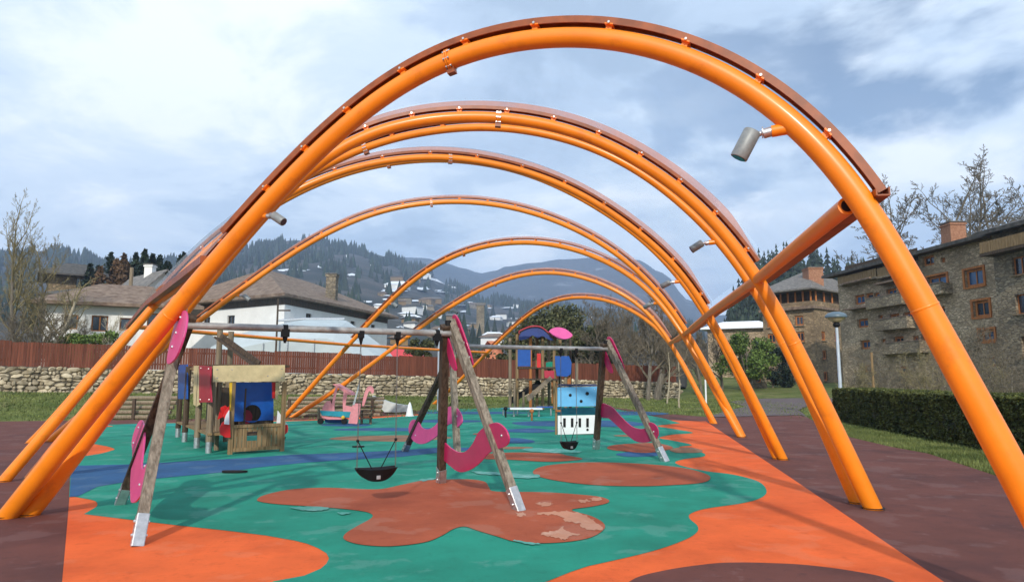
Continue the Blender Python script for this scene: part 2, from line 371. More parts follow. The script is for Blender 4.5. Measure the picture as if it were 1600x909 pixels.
def vary_island(m, lo, hi):
    """multiply the base colour by a random value of each loose piece"""
    t = m.node_tree; b = t.nodes['Principled BSDF']; src = b.inputs['Base Color'].links[0].from_socket
    g = N(t, 'ShaderNodeNewGeometry'); q = N(t, 'ShaderNodeMapRange'); t.links.new(g.outputs['Random Per Island'], q.inputs[0])
    q.inputs['To Min'].default_value = lo; q.inputs['To Max'].default_value = hi
    x = N(t, 'ShaderNodeMix', data_type='RGBA', blend_type='MULTIPLY'); x.inputs['Factor'].default_value = 1
    t.links.new(src, x.inputs['A']); t.links.new(q.outputs[0], x.inputs['B']); t.links.new(x.outputs['Result'], b.inputs['Base Color'])
    return m
M['rubble'] = vary_island(mat('dry wall stones', (.30, .24, .15), .9, col2=(.60, .52, .38), vs=2.1, bump=.5, bs=22, spec=.2), .45, 1.25)
for k, a, b in (('hedge', .45, 1.5), ('green', .5, 1.4), ('olive', .5, 1.5), ('blade', .6, 1.35), ('conifer', .5, 1.4), ('fence', .75, 1.2), ('rust', .6, 1.3)):
    vary_island(M[k], a, b)

# lawn
def lawn_mat():
    m = mat('lawn', (.075, .105, .022), .95, col2=(.17, .19, .055), vs=.55, bump=.8, bs=35, spec=.15, detail=9, dirt=(.33, (.24, .20, .10), .52, .75))
    t = m.node_tree; b = t.nodes['Principled BSDF']; src = b.inputs['Base Color'].links[0].from_socket
    g = N(t, 'ShaderNodeNewGeometry'); n = N(t, 'ShaderNodeTexNoise'); n.inputs['Scale'].default_value = 24; n.inputs['Detail'].default_value = 5
    t.links.new(g.outputs['Position'], n.inputs['Vector'])
    q = N(t, 'ShaderNodeMapRange'); t.links.new(n.outputs[0], q.inputs[0]); q.inputs['From Min'].default_value = .3; q.inputs['From Max'].default_value = .7; q.inputs['To Min'].default_value = .5; q.inputs['To Max'].default_value = 1.35
    x = N(t, 'ShaderNodeMix', data_type='RGBA', blend_type='MULTIPLY'); x.inputs['Factor'].default_value = 1
    t.links.new(src, x.inputs['A']); t.links.new(q.outputs[0], x.inputs['B']); t.links.new(x.outputs['Result'], b.inputs['Base Color'])
    return m
M['lawn'] = lawn_mat()
# clear roof sheet: mostly see-through plastic with a faint milky film
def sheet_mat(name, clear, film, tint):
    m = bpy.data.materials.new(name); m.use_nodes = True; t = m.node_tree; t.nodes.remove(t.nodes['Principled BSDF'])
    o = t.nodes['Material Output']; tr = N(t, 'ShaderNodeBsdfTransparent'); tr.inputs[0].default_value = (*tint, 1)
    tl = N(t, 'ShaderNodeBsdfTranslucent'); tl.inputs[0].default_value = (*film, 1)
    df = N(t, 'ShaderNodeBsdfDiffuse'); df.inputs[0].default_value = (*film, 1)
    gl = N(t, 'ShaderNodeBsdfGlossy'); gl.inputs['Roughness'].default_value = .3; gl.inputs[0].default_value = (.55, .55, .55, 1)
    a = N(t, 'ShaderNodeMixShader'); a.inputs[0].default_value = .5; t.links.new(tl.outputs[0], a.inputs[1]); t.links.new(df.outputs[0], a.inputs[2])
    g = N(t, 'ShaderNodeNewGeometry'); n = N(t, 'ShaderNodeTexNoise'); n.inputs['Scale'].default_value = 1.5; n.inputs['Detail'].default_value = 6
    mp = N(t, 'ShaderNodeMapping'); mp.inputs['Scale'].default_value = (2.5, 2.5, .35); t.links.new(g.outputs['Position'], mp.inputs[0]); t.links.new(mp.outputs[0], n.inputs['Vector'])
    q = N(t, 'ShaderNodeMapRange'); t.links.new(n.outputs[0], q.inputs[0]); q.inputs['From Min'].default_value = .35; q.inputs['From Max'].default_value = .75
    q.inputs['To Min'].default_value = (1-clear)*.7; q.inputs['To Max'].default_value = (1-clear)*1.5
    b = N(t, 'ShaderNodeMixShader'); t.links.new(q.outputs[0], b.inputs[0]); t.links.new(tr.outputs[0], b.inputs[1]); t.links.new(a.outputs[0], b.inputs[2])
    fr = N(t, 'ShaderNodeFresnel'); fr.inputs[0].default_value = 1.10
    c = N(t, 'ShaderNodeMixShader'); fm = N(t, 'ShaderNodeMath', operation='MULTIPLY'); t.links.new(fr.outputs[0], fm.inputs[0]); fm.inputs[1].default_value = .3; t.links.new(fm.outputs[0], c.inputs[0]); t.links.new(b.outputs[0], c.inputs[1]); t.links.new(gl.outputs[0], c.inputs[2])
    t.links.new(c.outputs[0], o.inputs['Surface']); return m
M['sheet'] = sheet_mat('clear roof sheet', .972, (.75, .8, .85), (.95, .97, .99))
M['edge'] = sheet_mat('pink reflection tint', .55, (.80, .55, .50), (1, .88, .85))  # pink tint stands in for the orange tubes mirrored in the sheets

# ------------------------------------------------------------------ terrain
WALL0 = atd(0, 613, 35.0); WALL1 = atd(1062, 623, 56.0)
wdir = Vector((WALL1.x-WALL0.x, WALL1.y-WALL0.y, 0)).normalized(); wn_ = Vector((-wdir.y, wdir.x, 0))
def wall_base(s):   # s metres along from WALL0
    L = math.hypot(WALL1.x-WALL0.x, WALL1.y-WALL0.y); t = s/L
    return WALL0.z+(WALL1.z-WALL0.z)*max(-.3, min(1.2, t))
def sstep(t): t = max(0, min(1, t)); return t*t*(3-2*t)
def ground_z(x, y):
    rx, ry = x-WALL0.x, y-WALL0.y
    s = rx*wdir.x+ry*wdir.y; d = rx*wn_.x+ry*wn_.y         # d < 0 in front of the wall
    zb = wall_base(s)
    front = sstep((d+9.5)/8.5)
    z = zb*front if s < 55 else 0
    if s < 55: z = zb*front
    far = max(0.0, y-58)*0.035*sstep((x-12)/10)
    return z+far-0.035*(1-front)+ (0.03*noise.noise(Vector((x*.3, y*.3, 0))) if (y > 27 or x < -16) and front > .2 else 0)
# ridge line of the mountain as (photo x, photo y)
RIDGE = [(-1500, 490), (-400, 450), (0, 400), (60, 392), (110, 400), (150, 415), (250, 412), (300, 405), (350, 396), (400, 384), (440, 378), (480, 379), (520, 384), (560, 391), (600, 402), (650, 420), (700, 448), (760, 470), (850, 482), (950, 492), (1050, 505), (1120, 520), (1300, 535), (2000, 540), (3200, 545)]
FAR = [(-1500, 480), (300, 430), (560, 402), (620, 404), (660, 406), (690, 413), (720, 421), (750, 428), (770, 424), (790, 416), (835, 409), (880, 402), (940, 398), (1000, 403), (1040, 425), (1080, 470), (1120, 500), (1250, 515), (2200, 520), (3200, 530)]
def prof(tab, px):
    for (a, b), (c, d) in zip(tab, tab[1:]):
        if a <= px <= c: return b+(d-b)*sstep((px-a)/(c-a))
    return tab[-1][1]
R1, R0 = 1500.0, 85.0
def hill_z(px, r, ridge=RIDGE, rmax=R1):
    r_ = min(r, rmax); d = ray(px, prof(ridge, px)); el = d.z/math.hypot(d.x, d.y)
    t = max(0, (r_-R0)/(rmax-R0))
    z = 2.0+el*rmax*(t**1.55)*0.62+el*rmax*t*0.38
    if r > rmax: z -= (r-rmax)*.25
    return z
def hill_pt(px, r, dz=0.0, **k):
    d = ray(px, 590); h = Vector((d.x, d.y, 0)).normalized()*r
    n = noise.noise(Vector((h.x*.006, h.y*.006, 3)))*r*.010*min(1, max(0, (R1-r)/300+.3)) + noise.noise(Vector((h.x*.02, h.y*.02, 7)))*r*.004
    return Vector((h.x, h.y, hill_z(px, r, **k)+EYE*min(1, r/1500)+n+dz))
# near ground: one sheet
g = MB(); xs = [-420, -250, -140, -95, -70]+[-60+1.5*i for i in range(81)]+[64, 72, 85, 110, 160, 260, 420]; ys = [-60, -30, -14, -6, 0]+[2+1.5*i for i in range(46)]+[74, 80, 88, 100, 120, 150, 175]
for y in ys:
    for x in xs: g.v.append((x, y, ground_z(x, y)))
nx = len(xs)
for j in range(len(ys)-1):
    for i in range(nx-1): g.f.append((j*nx+i, j*nx+i+1, (j+1)*nx+i+1, (j+1)*nx+i)); g.m.append(0)
tag(g.build('ground', M['lawn'], smooth=True), kind='structure')
# hillside
def polar_sheet(name, m, pxs, rs, fn):
    h = MB()
    for r in rs:
        for px in pxs: h.v.append(tuple(fn(px, r)))
    n = len(pxs)
    for j in range(len(rs)-1):
        for i in range(n-1): h.f.append((j*n+i, j*n+i+1, (j+1)*n+i+1, (j+1)*n+i)); h.m.append(0)
    return tag(h.build(name, m, smooth=True), kind='structure')
pxs = [-3500, -2200, -1400, -900, -600]+list(range(-400, 1500, 14))+[1600, 1800, 2200, 3000, 4200]
rs = [78, 84, 92, 105, 122, 145, 170, 200, 240, 290, 350, 420, 500, 600, 700, 820, 940, 1060, 1180, 1300, 1400, 1500, 1580, 1700, 2000]
polar_sheet('hillside', M['mountain'], pxs, rs, lambda px, r: hill_pt(px, r)-Vector((0, 0, (1.6 if r < 84 else 0)+(7 if px > 1080 and r < 180 else 0))))
def far_pt(px, r):
    d = ray(px, 590); h = Vector((d.x, d.y, 0)).normalized()*r
    e = ray(px, prof(FAR, px)); el = e.z/math.hypot(e.x, e.y); t = max(0, (r-1700)/(3050-1700))
    z = el*3050*min(1, t)**.9 if t <= 1 else el*3050-(r-3050)*.4
    return Vector((h.x, h.y, z+noise.noise(Vector((h.x*.0016, h.y*.0016, 1)))*70*min(1, t)*(1.0 if t < .95 else .5)))
polar_sheet('mountains', M['farmount'], [-3500, -2000, -1000]+list(range(-400, 2000, 12))+[2400, 3400], [1700, 1850, 2000, 2150, 2300, 2450, 2600, 2750, 2850, 2950, 3050, 3150, 3300], far_pt)

# ------------------------------------------------------------------ playground floor
def floor_patch(name, m, pts, z, world=False, smooth=True, k=5):
    if not world:
        q = smooth_loop(pts, k) if smooth else pts
        P = [at(x, y) for x, y in q]
    else: P = [Vector((x, y, 0)) for x, y in pts]
    P = [Vector((p.x, p.y, z)) for p in P]
    mb = MB(); tri = tessellate_polygon([P]); f = []
    for a, b, c in tri:
        if (P[b]-P[a]).cross(P[c]-P[a]).z < 0: b, c = c, b
        f.append((a, b, c))
    mb.add(P, f)
    return tag(mb.build(name, m), kind='structure')
L_ = lambda x, y: (at(x, y).x, at(x, y).y)
pav = [(-60, -20), (6.0, -20), (6.6, 2.5), (7.4, 7.5), L_(1600, 757), L_(1530, 734), L_(1450, 708), L_(1390, 697), L_(1330, 683), L_(1290, 668), L_(1262, 652), L_(1250, 648.5), L_(1115, 652), L_(1030, 645), L_(960, 636), L_(880, 628.5), L_(780, 625), L_(700, 627), L_(660, 640), L_(560, 644), L_(445, 649), L_(300, 654), L_(150, 656), L_(0, 658), (-34, 25), (-60, 18)]
floor_patch('maroon_paving', M['maroon'], pav, 0.0, world=True)
# right orange field: from the straight joint inwards (drawn wide, teal lies on top)
org = [L_(1103, 658)]+[L_(1240, 749)]+[L_(1475, 909), (3.75, 3.1), (2.6, -4), (-1.6, -4), L_(97, 909)]+[L_(105, 820), L_(109, 770), L_(111, 716), L_(122, 690), L_(150, 664), L_(300, 659), L_(470, 656.5), L_(560, 652), L_(657, 647), L_(700, 642), L_(800, 645), L_(1000, 655)]
floor_patch('orange_paving', M['orange_r'], org, 0.004, world=True)
edge = [(804, 909), (919, 885), (1014, 863), (1065, 846), (1088, 833), (1090, 822), (1078, 811), (1079, 803), (1103, 795), (1157, 787), (1187, 779), (1198, 768), (1186, 753), (1148, 742), (1103, 736), (1066, 728), (1055, 722), (1071, 717), (1100, 713), (1097, 707), (1070, 702), (1062, 698), (1081, 695), (1050, 688), (1030, 684), (1050, 679), (1083, 676), (1046, 669), (1028, 665), (1067, 660), (1035, 655)]
tp = smooth_loop(edge, 5)[:-10]
tw = [L_(*p) for p in tp]+[L_(1035, 653), L_(960, 638.5), L_(880, 631), L_(780, 627.5), L_(700, 630), L_(664, 640), L_(657, 648.5), L_(560, 655), L_(447, 658), L_(300, 660), L_(245, 661), L_(150, 664), L_(125, 693)]
tw += [L_(*p) for p in smooth_loop([(125, 693), (160, 696), (178, 701), (174, 704), (150, 710), (111, 714)], 5)[:-10]]+[L_(111, 716), L_(108, 777.6)]
tw += [L_(*p) for p in smooth_loop([(108, 777.6), (131, 779), (148, 783), (152, 788), (148, 794), (131, 803.5)], 5)[:-10]]
tw += [L_(*p) for p in [(131, 803.5), (208, 813), (285, 822), (350, 829), (415, 837), (460, 845), (480, 850), (497, 857), (510, 865), (514, 873), (510, 881), (501, 889), (475, 900), (426, 909)]]+[(-1.5, 4.6), (-.6, 4.55), (-.1, 5.3)]
floor_patch('teal_paving', M['teal'], tw, 0.008, world=True)
floor_patch('maroon_blob', M['maroon'], [(985, 909), (1036, 893), (1110, 882), (1157, 880), (1205, 881), (1260, 884), (1330, 893), (1391, 907), (1420, 935), (1340, 975), (1180, 1000), (1030, 985), (960, 945)], 0.0121)
blue1 = [(111, 728), (196, 726), (256, 723), (356, 717.5), (453, 711), (558, 707), (638, 703), (680, 700), (760, 699), (765, 702), (700, 706), (627, 714), (558, 718), (479, 723), (400, 731), (356, 737.6), (256, 747), (188, 755), (152, 761), (122, 776), (109, 777)]
floor_patch('blue_band', M['blue_r'], [L_(*p) for p in blue1], 0.0121, world=True)
def ell(cx, cy, rx, ry, n=14, wob=.12, seed=1):
    r = random.Random(seed); ph = [r.uniform(0, 6.28) for _ in range(3)]
    return [(cx+rx*math.cos(a)*(1+wob*math.sin(2*a+ph[0])), cy+ry*math.sin(a)*(1+wob*math.sin(3*a+ph[1]))) for a in [2*math.pi*i/n for i in range(n)]]
for i, (cx, cy, rx, ry, m, z) in enumerate([(905, 662, 115, 5, 'blue_r', .0122), (825, 673, 40, 3.5, 'blue_r', .0123), (800, 689, 36, 4.2, 'blue_r', .0124), (740, 645, 80, 2.0, 'blue_r', .0125), (700, 658, 52, 2.4, 'blue_r', .0126), (610, 671, 95, 2.6, 'blue_r', .0127),
        (540, 664, 44, 2.2, 'blue_r', .0128), (1000, 710, 34, 4.3, 'blue_r', .0129), (985, 646, 55, 3.0, 'blue_r', .0130), (760, 634, 85, 2.6, 'teal2', .0131), (330, 664, 150, 1.8, 'teal2', .0132), (905, 652, 80, 1.6, 'teal2', .0133),
        (610, 685, 92, 4.8, 'tan_r', .0134), (1000, 700, 46, 7.6, 'terra', .0164), (985, 681, 24, 1.8, 'tan_r', .0135), (1072, 704, 26, 4.5, 'tan_r', .0136), (800, 700, 30, 2.0, 'tan_r', .0137), (765, 678, 26, 1.6, 'terra', .0138), (150, 666, 24, 1.3, 'orange_r', .0139)]):
    floor_patch('paving_patch', M[m], ell(cx, cy, rx, ry, seed=i), z)
flower = [(402, 781), (415, 774), (456, 765.5), (512, 763), (587, 765.5), (625, 759), (659, 752), (700, 750), (737, 750), (758, 754), (764, 762), (775, 769), (850, 770), (925, 775.6), (949, 781), (949, 787), (925, 792.5), (893, 798), (925, 808), (944, 820), (941, 831), (917, 843), (869, 849.5), (812, 849), (775, 839), (745, 830), (726, 824), (708, 828), (689, 839), (662, 849), (610, 855), (565, 852.5), (539, 845), (539, 836), (557, 824), (580, 811), (580, 804), (561, 799), (512, 794), (437, 789), (407, 785)]
floor_patch('terracotta_flower', M['terra'], flower, 0.0160)
floor_patch('terracotta_oval', M['terra'], [(833, 737), (855, 728), (919, 723), (998, 725), (1062, 731), (1097, 739), (1110, 747), (1097, 755), (1046, 759), (998, 760.5), (935, 759), (881, 753.5), (843, 745.6)], 0.0161)
floor_patch('terracotta_oval', M['terra'], [(742, 712), (800, 707.5), (870, 709), (885, 712), (910, 718), (860, 722), (800, 719), (750, 717)], 0.0162)
def ragged(pts, amp, seed):
    r = random.Random(seed); o = []
    for p in smooth_loop(pts, 6): o.append((p[0]+r.uniform(-amp, amp)*1.8, p[1]+r.uniform(-amp, amp)))
    return o
wornp = [[(838, 804), (862, 801), (885, 800), (905, 804), (925, 812), (935, 822), (943, 828), (930, 830), (912, 828), (905, 820), (886, 817), (875, 808), (855, 806)],
         [(847, 834), (868, 832), (880, 824), (884, 832), (905, 837), (890, 840), (884, 846), (868, 842), (850, 839)],
         [(806, 804), (818, 803), (822, 807), (812, 809)], [(838, 788), (858, 787), (862, 790), (844, 792)], [(905, 783), (919, 782), (922, 785), (908, 787)], [(920, 779), (938, 779), (942, 782), (926, 783)]]
for i, p in enumerate(wornp): floor_patch('worn_patch', M['worn'], ragged(p, 1.5, i), .0201, smooth=False)
wt = [[(450, 795), (480, 793), (515, 795), (500, 800), (478, 799)], [(735, 737), (765, 739), (800, 741), (840, 743), (835, 748), (800, 748), (790, 744), (755, 742)], [(815, 703), (850, 701), (905, 705), (895, 708), (840, 707)], [(800, 846), (830, 850), (845, 852), (825, 853)], [(530, 802), (546, 802), (543, 805), (530, 805)], [(655, 750), (680, 748), (676, 751), (660, 753)]]
for i, p in enumerate(wt): floor_patch('worn_patch', M['wornt'], ragged(p, .9, i+20), .0202, smooth=False)
# asphalt path beyond and the pale dusty apron left
floor_patch('path', M['asphalt'], [L_(1262, 652), L_(1252, 648), L_(1105, 651.5), L_(1130, 643), L_(1165, 635), L_(1140, 627), L_(1190, 622.5), L_(1290, 621), L_(1330, 621), L_(1330, 628), L_(1262, 634), L_(1248, 640)], .006, world=True)
# joint line between the surfaces

# ------------------------------------------------------------------ the orange steel arches
FEET_L = {'L0': (-6.21, 8.67), 'L0b': (-6.02, 8.83), 'L1': (-8.38, 11.59), 'L1b': (-8.20, 11.84), 'L2': (-12.67, 18.29), 'L2b': (-12.48, 18.65), 'L3': (-9.66, 29.47), 'L3b': (-9.50, 29.94), 'L4': (-4.77, 40.28)}
ARCH = [
 ('A', (-6.21, 8.67), (3.97, 4.88), .112, .094, [(0, 0), (1.62, 1.63), (2.01, 2.0), (3.08, 3.04), (4.17, 3.99), (4.9, 4.52), (5.71, 4.92), (6.59, 5.03), (7.35, 4.95), (7.88, 4.79), (8.61, 4.4), (9.21, 3.8), (9.54, 3.35), (9.88, 2.52), (10.35, 1.34), (10.87, 0)]),
 ('a2', (-6.04, 8.80), (4.72, 9.21), .112, .078, [(0, 0), (.52, .72), (1.11, 1.62), (1.78, 2.62), (2.20, 3.16), (2.70, 3.82), (3.16, 4.38), (3.62, 4.80), (4.1, 5.06), (4.95, 5.26), (5.76, 5.29), (6.63, 5.2), (7.49, 4.9), (8.67, 4.09), (9.2, 3.39), (9.47, 3.01), (9.85, 2.22), (10.81, 0)]),
 ('a3', (-8.20, 11.92), (4.71, 9.62), .085, .062, [(0, 0), (.93, 1.08), (1.27, 1.49), (2.6, 3.1), (4.2, 4.75), (6.0, 5.6), (7.82, 5.77), (9.08, 5.5), (9.85, 5.17), (10.42, 4.8), (11.15, 4.08), (11.5, 3.69), (11.9, 3.04), (12.37, 1.97), (13.1, 0)]),
 ('a4', (-8.40, 11.58), (5.68, 14.62), .092, .066, [(0, 0), (1.14, 1.59), (1.67, 2.36), (2.1, 2.97), (3.1, 4.3), (4.43, 5.25), (5.18, 5.65), (6.08, 5.94), (7.01, 6.08), (7.78, 6.07), (9.36, 5.78), (10.5, 5.25), (12.0, 4.2), (12.4, 3.7), (12.8, 3.06), (13.19, 2.37), (14.38, 0)]),
 ('b4', (-12.67, 18.29), (5.60, 14.75), .085, .066, [(0, 0), (.49, .45), (1.43, 1.45), (1.84, 2.0), (2.75, 2.95), (3.41, 3.62), (4.47, 4.52), (5.87, 5.61), (7.35, 6.42), (8.47, 6.80), (9.74, 7.04), (10.98, 7.05), (11.95, 6.93), (12.9, 6.68), (13.81, 6.30), (14.98, 5.55), (15.87, 4.88), (16.4, 4.3), (16.8, 3.77), (17.22, 3.03), (17.54, 2.39), (18.5, 0)]),
 ('a5', (-12.42, 18.68), (6.71, 20.25), .100, .074, [(0, 0), (2.25, 2.03), (2.67, 2.4), (3.1, 2.75), (3.76, 3.31), (4.57, 3.96), (5.59, 4.78), (6.45, 5.44), (7.65, 6.15), (9.1, 6.7), (10.93, 6.9), (12.2, 6.8), (13.64, 6.44), (15.17, 5.73), (16.33, 4.86), (17.08, 3.99), (17.79, 2.95), (19.25, 0)]),
 ('a6', (-9.70, 29.45), (6.60, 20.04), .100, .084, [(0, 0), (1.42, 1.2), (2.95, 2.53), (5.24, 4.36), (6.59, 5.36), (8.36, 6.18), (10.07, 6.5), (11.66, 6.48), (13.14, 6.2), (14.53, 5.65), (15.88, 4.79), (16.57, 4.05), (17.25, 2.95), (18.78, 0)]),
 ('a7', (-9.50, 29.96), (7.54, 25.82), .100, .080, [(0, 0), (1.9, 1.1), (3.08, 1.85), (5.5, 3.54), (7.15, 4.63), (8.81, 5.50), (10.4, 5.94), (11.46, 5.98), (12.48, 5.82), (13.52, 5.45), (15.05, 4.6), (15.99, 3.4), (17.68, 0)]),
 ('a8', (-4.77, 40.28), (7.49, 25.84), .100, .080, [(0, 0), (.9, .42), (2.16, 1.10), (5.28, 2.98), (7.27, 4.12), (9.21, 5.09), (11.0, 5.43), (12.61, 5.35), (14.2, 5.01), (15.63, 4.35), (16.84, 3.51), (17.6, 2.5), (18.97, 0)]),
]
ARCH_LABEL = {
 'A': 'nearest and widest orange steel arch, crossing the whole top of the view',
 'a2': 'second orange steel arch from the front, its left foot beside the nearest arch',
 'a3': 'thinner orange arch tucked right below the second arch, sharing its right footing',
 'a4': 'thick orange arch mid row with its left foot at the left edge',
 'b4': 'slim orange arch hidden along the underside of the middle arch, its left foot furthest left',
 'a5': 'orange arch whose long left side runs down behind the wooden swing leg on the left',
 'a6': 'orange arch rising from behind the log playhouse, upper one of the two that meet there',
 'a7': 'orange arch rising from behind the log playhouse, lower one of the two that meet there',
 'a8': 'farthest and smallest looking orange arch, framing the play tower and bare trees'}
def dense(pts, n=150, win=7):
    P = [Vector((a, b)) for a, b in pts]; o = []
    cum = [0]
    for a, b in zip(P, P[1:]): cum.append(cum[-1]+(b-a).length)
    raw = []
    for i in range(n+1):
        s = cum[-1]*i/n; j = max(k for k in range(len(P)-1) if cum[k] <= s+1e-9); j = min(j, len(P)-2)
        t = (s-cum[j])/(cum[j+1]-cum[j])
        raw.append(P[j].lerp(P[j+1], t))
    for _ in range(3):
        new = []
        for i in range(n+1):
            k = min(win, i, n-i); ws = 0; acc = Vector((0, 0))
            for q in range(-k, k+1):
                wq = 1-abs(q)/(k+1); acc += raw[i+q]*wq; ws += wq
            new.append(acc/ws)
        raw = new
    return raw
PATH = {}
def radial(path, i):
    a = path[max(0, i-1)]; b = path[min(len(path)-1, i+1)]; t = (b-a).normalized()
    return t
PUR_Z = 3.02
arch_roots = {}
for key, L, R, rb, rt, prof_ in ARCH:
    Lv = Vector((L[0], L[1], 0)); Rv = Vector((R[0], R[1], 0)); e = (Rv-Lv).normalized(); n = (Rv-Lv).length
    nn = Vector((-e.y, e.x, 0)); sc = n/prof_[-1][0]
    pts2 = dense([(a*sc, b) for a, b in prof_])
    path = [Lv+e*p.x+Vector((0, 0, p.y)) for p in pts2]; PATH[key] = (path, e, nn, rb, rt)
    t = thing('steel_arch', ARCH_LABEL[key], 'arch', Lv.lerp(Rv, .5), 0, 'orange steel arches of the canopy'); arch_roots[key] = t
    rad = [rb+(rt-rb)*sstep(p.z/4.0) for p in path]
    pp = [path[0]+(path[0]-path[1]).normalized()*.12]+path[1:-1]+[path[-1]+(path[-1]-path[-2]).normalized()*.12]
    mb = MB(); mb.tube(pp, rad, 20); mb.build('tube', M['paint'], t, smooth=True)
    for pf in (path[0], path[-1]):
        mb = MB(); mb.tube([pf+Vector((0, 0, .0206)), pf+Vector((0, 0, .0236))], rb*1.28, 18); mb.build('foot_seal', M['black'], t)
    # rail carried above the tube between the two long beams
    up = [i for i, p in enumerate(path) if p.z > PUR_Z+(.0 if key == 'A' and i > 75 else .12)]
    i0, i1 = up[0], up[-1]
    rw, rh, gap = (.055, .033, .032) if key == 'A' else (.045, .023, .028)
    def outw(i):
        T = radial(path, i); o = T.cross(nn); 
        if o.z < 0: o = -o
        return T, o.normalized()
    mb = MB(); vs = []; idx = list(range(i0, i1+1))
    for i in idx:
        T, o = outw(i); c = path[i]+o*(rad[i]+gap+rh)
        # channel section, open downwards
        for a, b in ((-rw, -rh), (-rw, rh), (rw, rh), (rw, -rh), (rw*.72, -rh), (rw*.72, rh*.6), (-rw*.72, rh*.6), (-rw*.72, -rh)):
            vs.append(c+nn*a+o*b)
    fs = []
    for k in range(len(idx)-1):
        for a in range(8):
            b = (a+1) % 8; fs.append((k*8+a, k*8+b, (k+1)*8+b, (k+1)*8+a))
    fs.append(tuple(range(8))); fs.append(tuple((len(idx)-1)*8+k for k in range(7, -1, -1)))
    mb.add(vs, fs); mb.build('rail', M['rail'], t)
    # brackets
    acc = 0; last = path[i0]; step = .62 if key in ('A', 'a2') else .8; nbk = 0
    for i in range(i0+2, i1-1):
        acc += (path[i]-path[i-1]).length
        if acc >= step:
            acc = 0; T, o = outw(i); mb = MB()
            mb.frame(path[i]+o*(rad[i]+gap*.5), T, nn, o, .028, .03, gap*.75)
            mb.frame(path[i]+o*(rad[i]+gap+.001), T, nn, o, .04, .062 if key == 'A' else .05, .006)
            bk = mb.build('bracket', M['paint'], t)
            if key in ('A', 'a2', 'a3', 'a4'):
                for sg in (-1, 1):
                    mb = MB(); q = path[i]+o*(rad[i]+gap+rh*.3)+nn*sg*(rw+.012)
                    mb.tube([q-nn*.012, q+nn*.012], .012, 8); mb.build('bolt', M['bolt'], bk)
    # added strip on the arches further in, orange reflection painted as pink tint
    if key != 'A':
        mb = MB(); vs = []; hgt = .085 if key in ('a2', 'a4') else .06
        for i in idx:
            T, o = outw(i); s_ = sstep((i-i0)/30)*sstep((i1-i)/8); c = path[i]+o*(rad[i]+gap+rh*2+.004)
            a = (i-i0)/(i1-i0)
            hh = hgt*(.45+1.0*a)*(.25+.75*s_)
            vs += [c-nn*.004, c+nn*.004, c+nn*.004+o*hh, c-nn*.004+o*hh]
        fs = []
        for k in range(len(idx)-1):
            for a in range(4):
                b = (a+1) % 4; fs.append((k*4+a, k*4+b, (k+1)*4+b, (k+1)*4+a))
        mb.add(vs, fs); mb.build('reflection_strip', M['edge'], t)
    for i in [min(range(len(path)//2), key=lambda k: abs(path[k].z-2.45)), min(range(len(path)//2, len(path)), key=lambda k: abs(path[k].z-2.2))]:
        T, o = outw(i); mb = MB(); mb.tube([path[i]-T*.012, path[i]-T*.005, path[i]+T*.005, path[i]+T*.012], [rad[i]*.995, rad[i]+.004, rad[i]+.004, rad[i]*.995], 20, caps=False); mb.build('weld_seam', M['paint'], t, smooth=True)
    # bolted flange at the joint near the crown
    jn = {'A': .50, 'a2': .52, 'a3': .44, 'a4': .50, 'b4': .5, 'a5': .50, 'a6': .47, 'a7': .48, 'a8': .5}[key]
    i = int(len(path)*jn); T, o = outw(i); mb = MB()
    for sg in (-1, 1): mb.tube([path[i]+T*(.010*sg-.007), path[i]+T*(.010*sg+.007)], rad[i]*1.22, 20)
    fl = mb.build('flange', M['paint'], t)
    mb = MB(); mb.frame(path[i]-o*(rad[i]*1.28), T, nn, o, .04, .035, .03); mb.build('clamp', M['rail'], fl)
    for k in range(8):
        a = math.pi*2*k/8+.2; q = path[i]+(nn*math.cos(a)+o*math.sin(a))*rad[i]*1.1
        mb = MB(); mb.tube([q-T*.032, q+T*.032], .011, 6); mb.build('bolt', M['bolt'], fl)
def at_z(key, z, right):
    path = PATH[key][0]; r = range(len(path)-1, 0, -1) if right else range(len(path)-1)
    for i in r:
        if path[i].z > z:
            j = i+1 if right else i-1
            a, b = path[j], path[i]; return a.lerp(b, (z-a.z)/(b.z-a.z))
# long beams
def purlin(label, pts, rad):
    t = thing('long_beam', label, 'beam', (pts[0]+pts[-1])/2, 0, 'long beams joining the arches')
    mb = MB(); mb.tube(pts, rad, 16); mb.build('tube', M['paint'], t, smooth=True)
    return t
pr = [at_z('A', PUR_Z+.10, True), at_z('a2', PUR_Z, True), at_z('a4', PUR_Z, True), at_z('a5', PUR_Z, True), at_z('a7', PUR_Z, True)]
d0 = (pr[1]-pr[0]).normalized(); pr2 = [pr[0]+d0*.10+Vector((-.06, 0, -.03))]+pr[1:]
RP = purlin('orange side beam on the right with a brown gutter, running back from the nearest arch', pr2, .075)
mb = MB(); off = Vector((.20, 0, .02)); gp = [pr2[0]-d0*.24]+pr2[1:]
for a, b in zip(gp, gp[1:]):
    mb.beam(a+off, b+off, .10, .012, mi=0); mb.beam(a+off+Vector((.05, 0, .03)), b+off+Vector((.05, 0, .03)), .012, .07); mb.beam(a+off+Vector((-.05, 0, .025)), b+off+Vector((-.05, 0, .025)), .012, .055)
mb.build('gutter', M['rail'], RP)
mb = MB(); mb.tube([pr2[0]-d0*.012, pr2[0]+d0*.003], .05, 16); mb.build('end_cap', M['black'], RP)
pl = [at_z('A', PUR_Z, False), at_z('a4', PUR_Z, False), at_z('b4', PUR_Z, False), at_z('a6', PUR_Z, False), at_z('a8', PUR_Z, False)]
LP = purlin('orange side beam on the left seen low behind the left swing leg', pl, .06)
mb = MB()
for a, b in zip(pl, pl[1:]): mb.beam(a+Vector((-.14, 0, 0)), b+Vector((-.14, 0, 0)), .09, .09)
mb.build('gutter', M['rail'], LP)
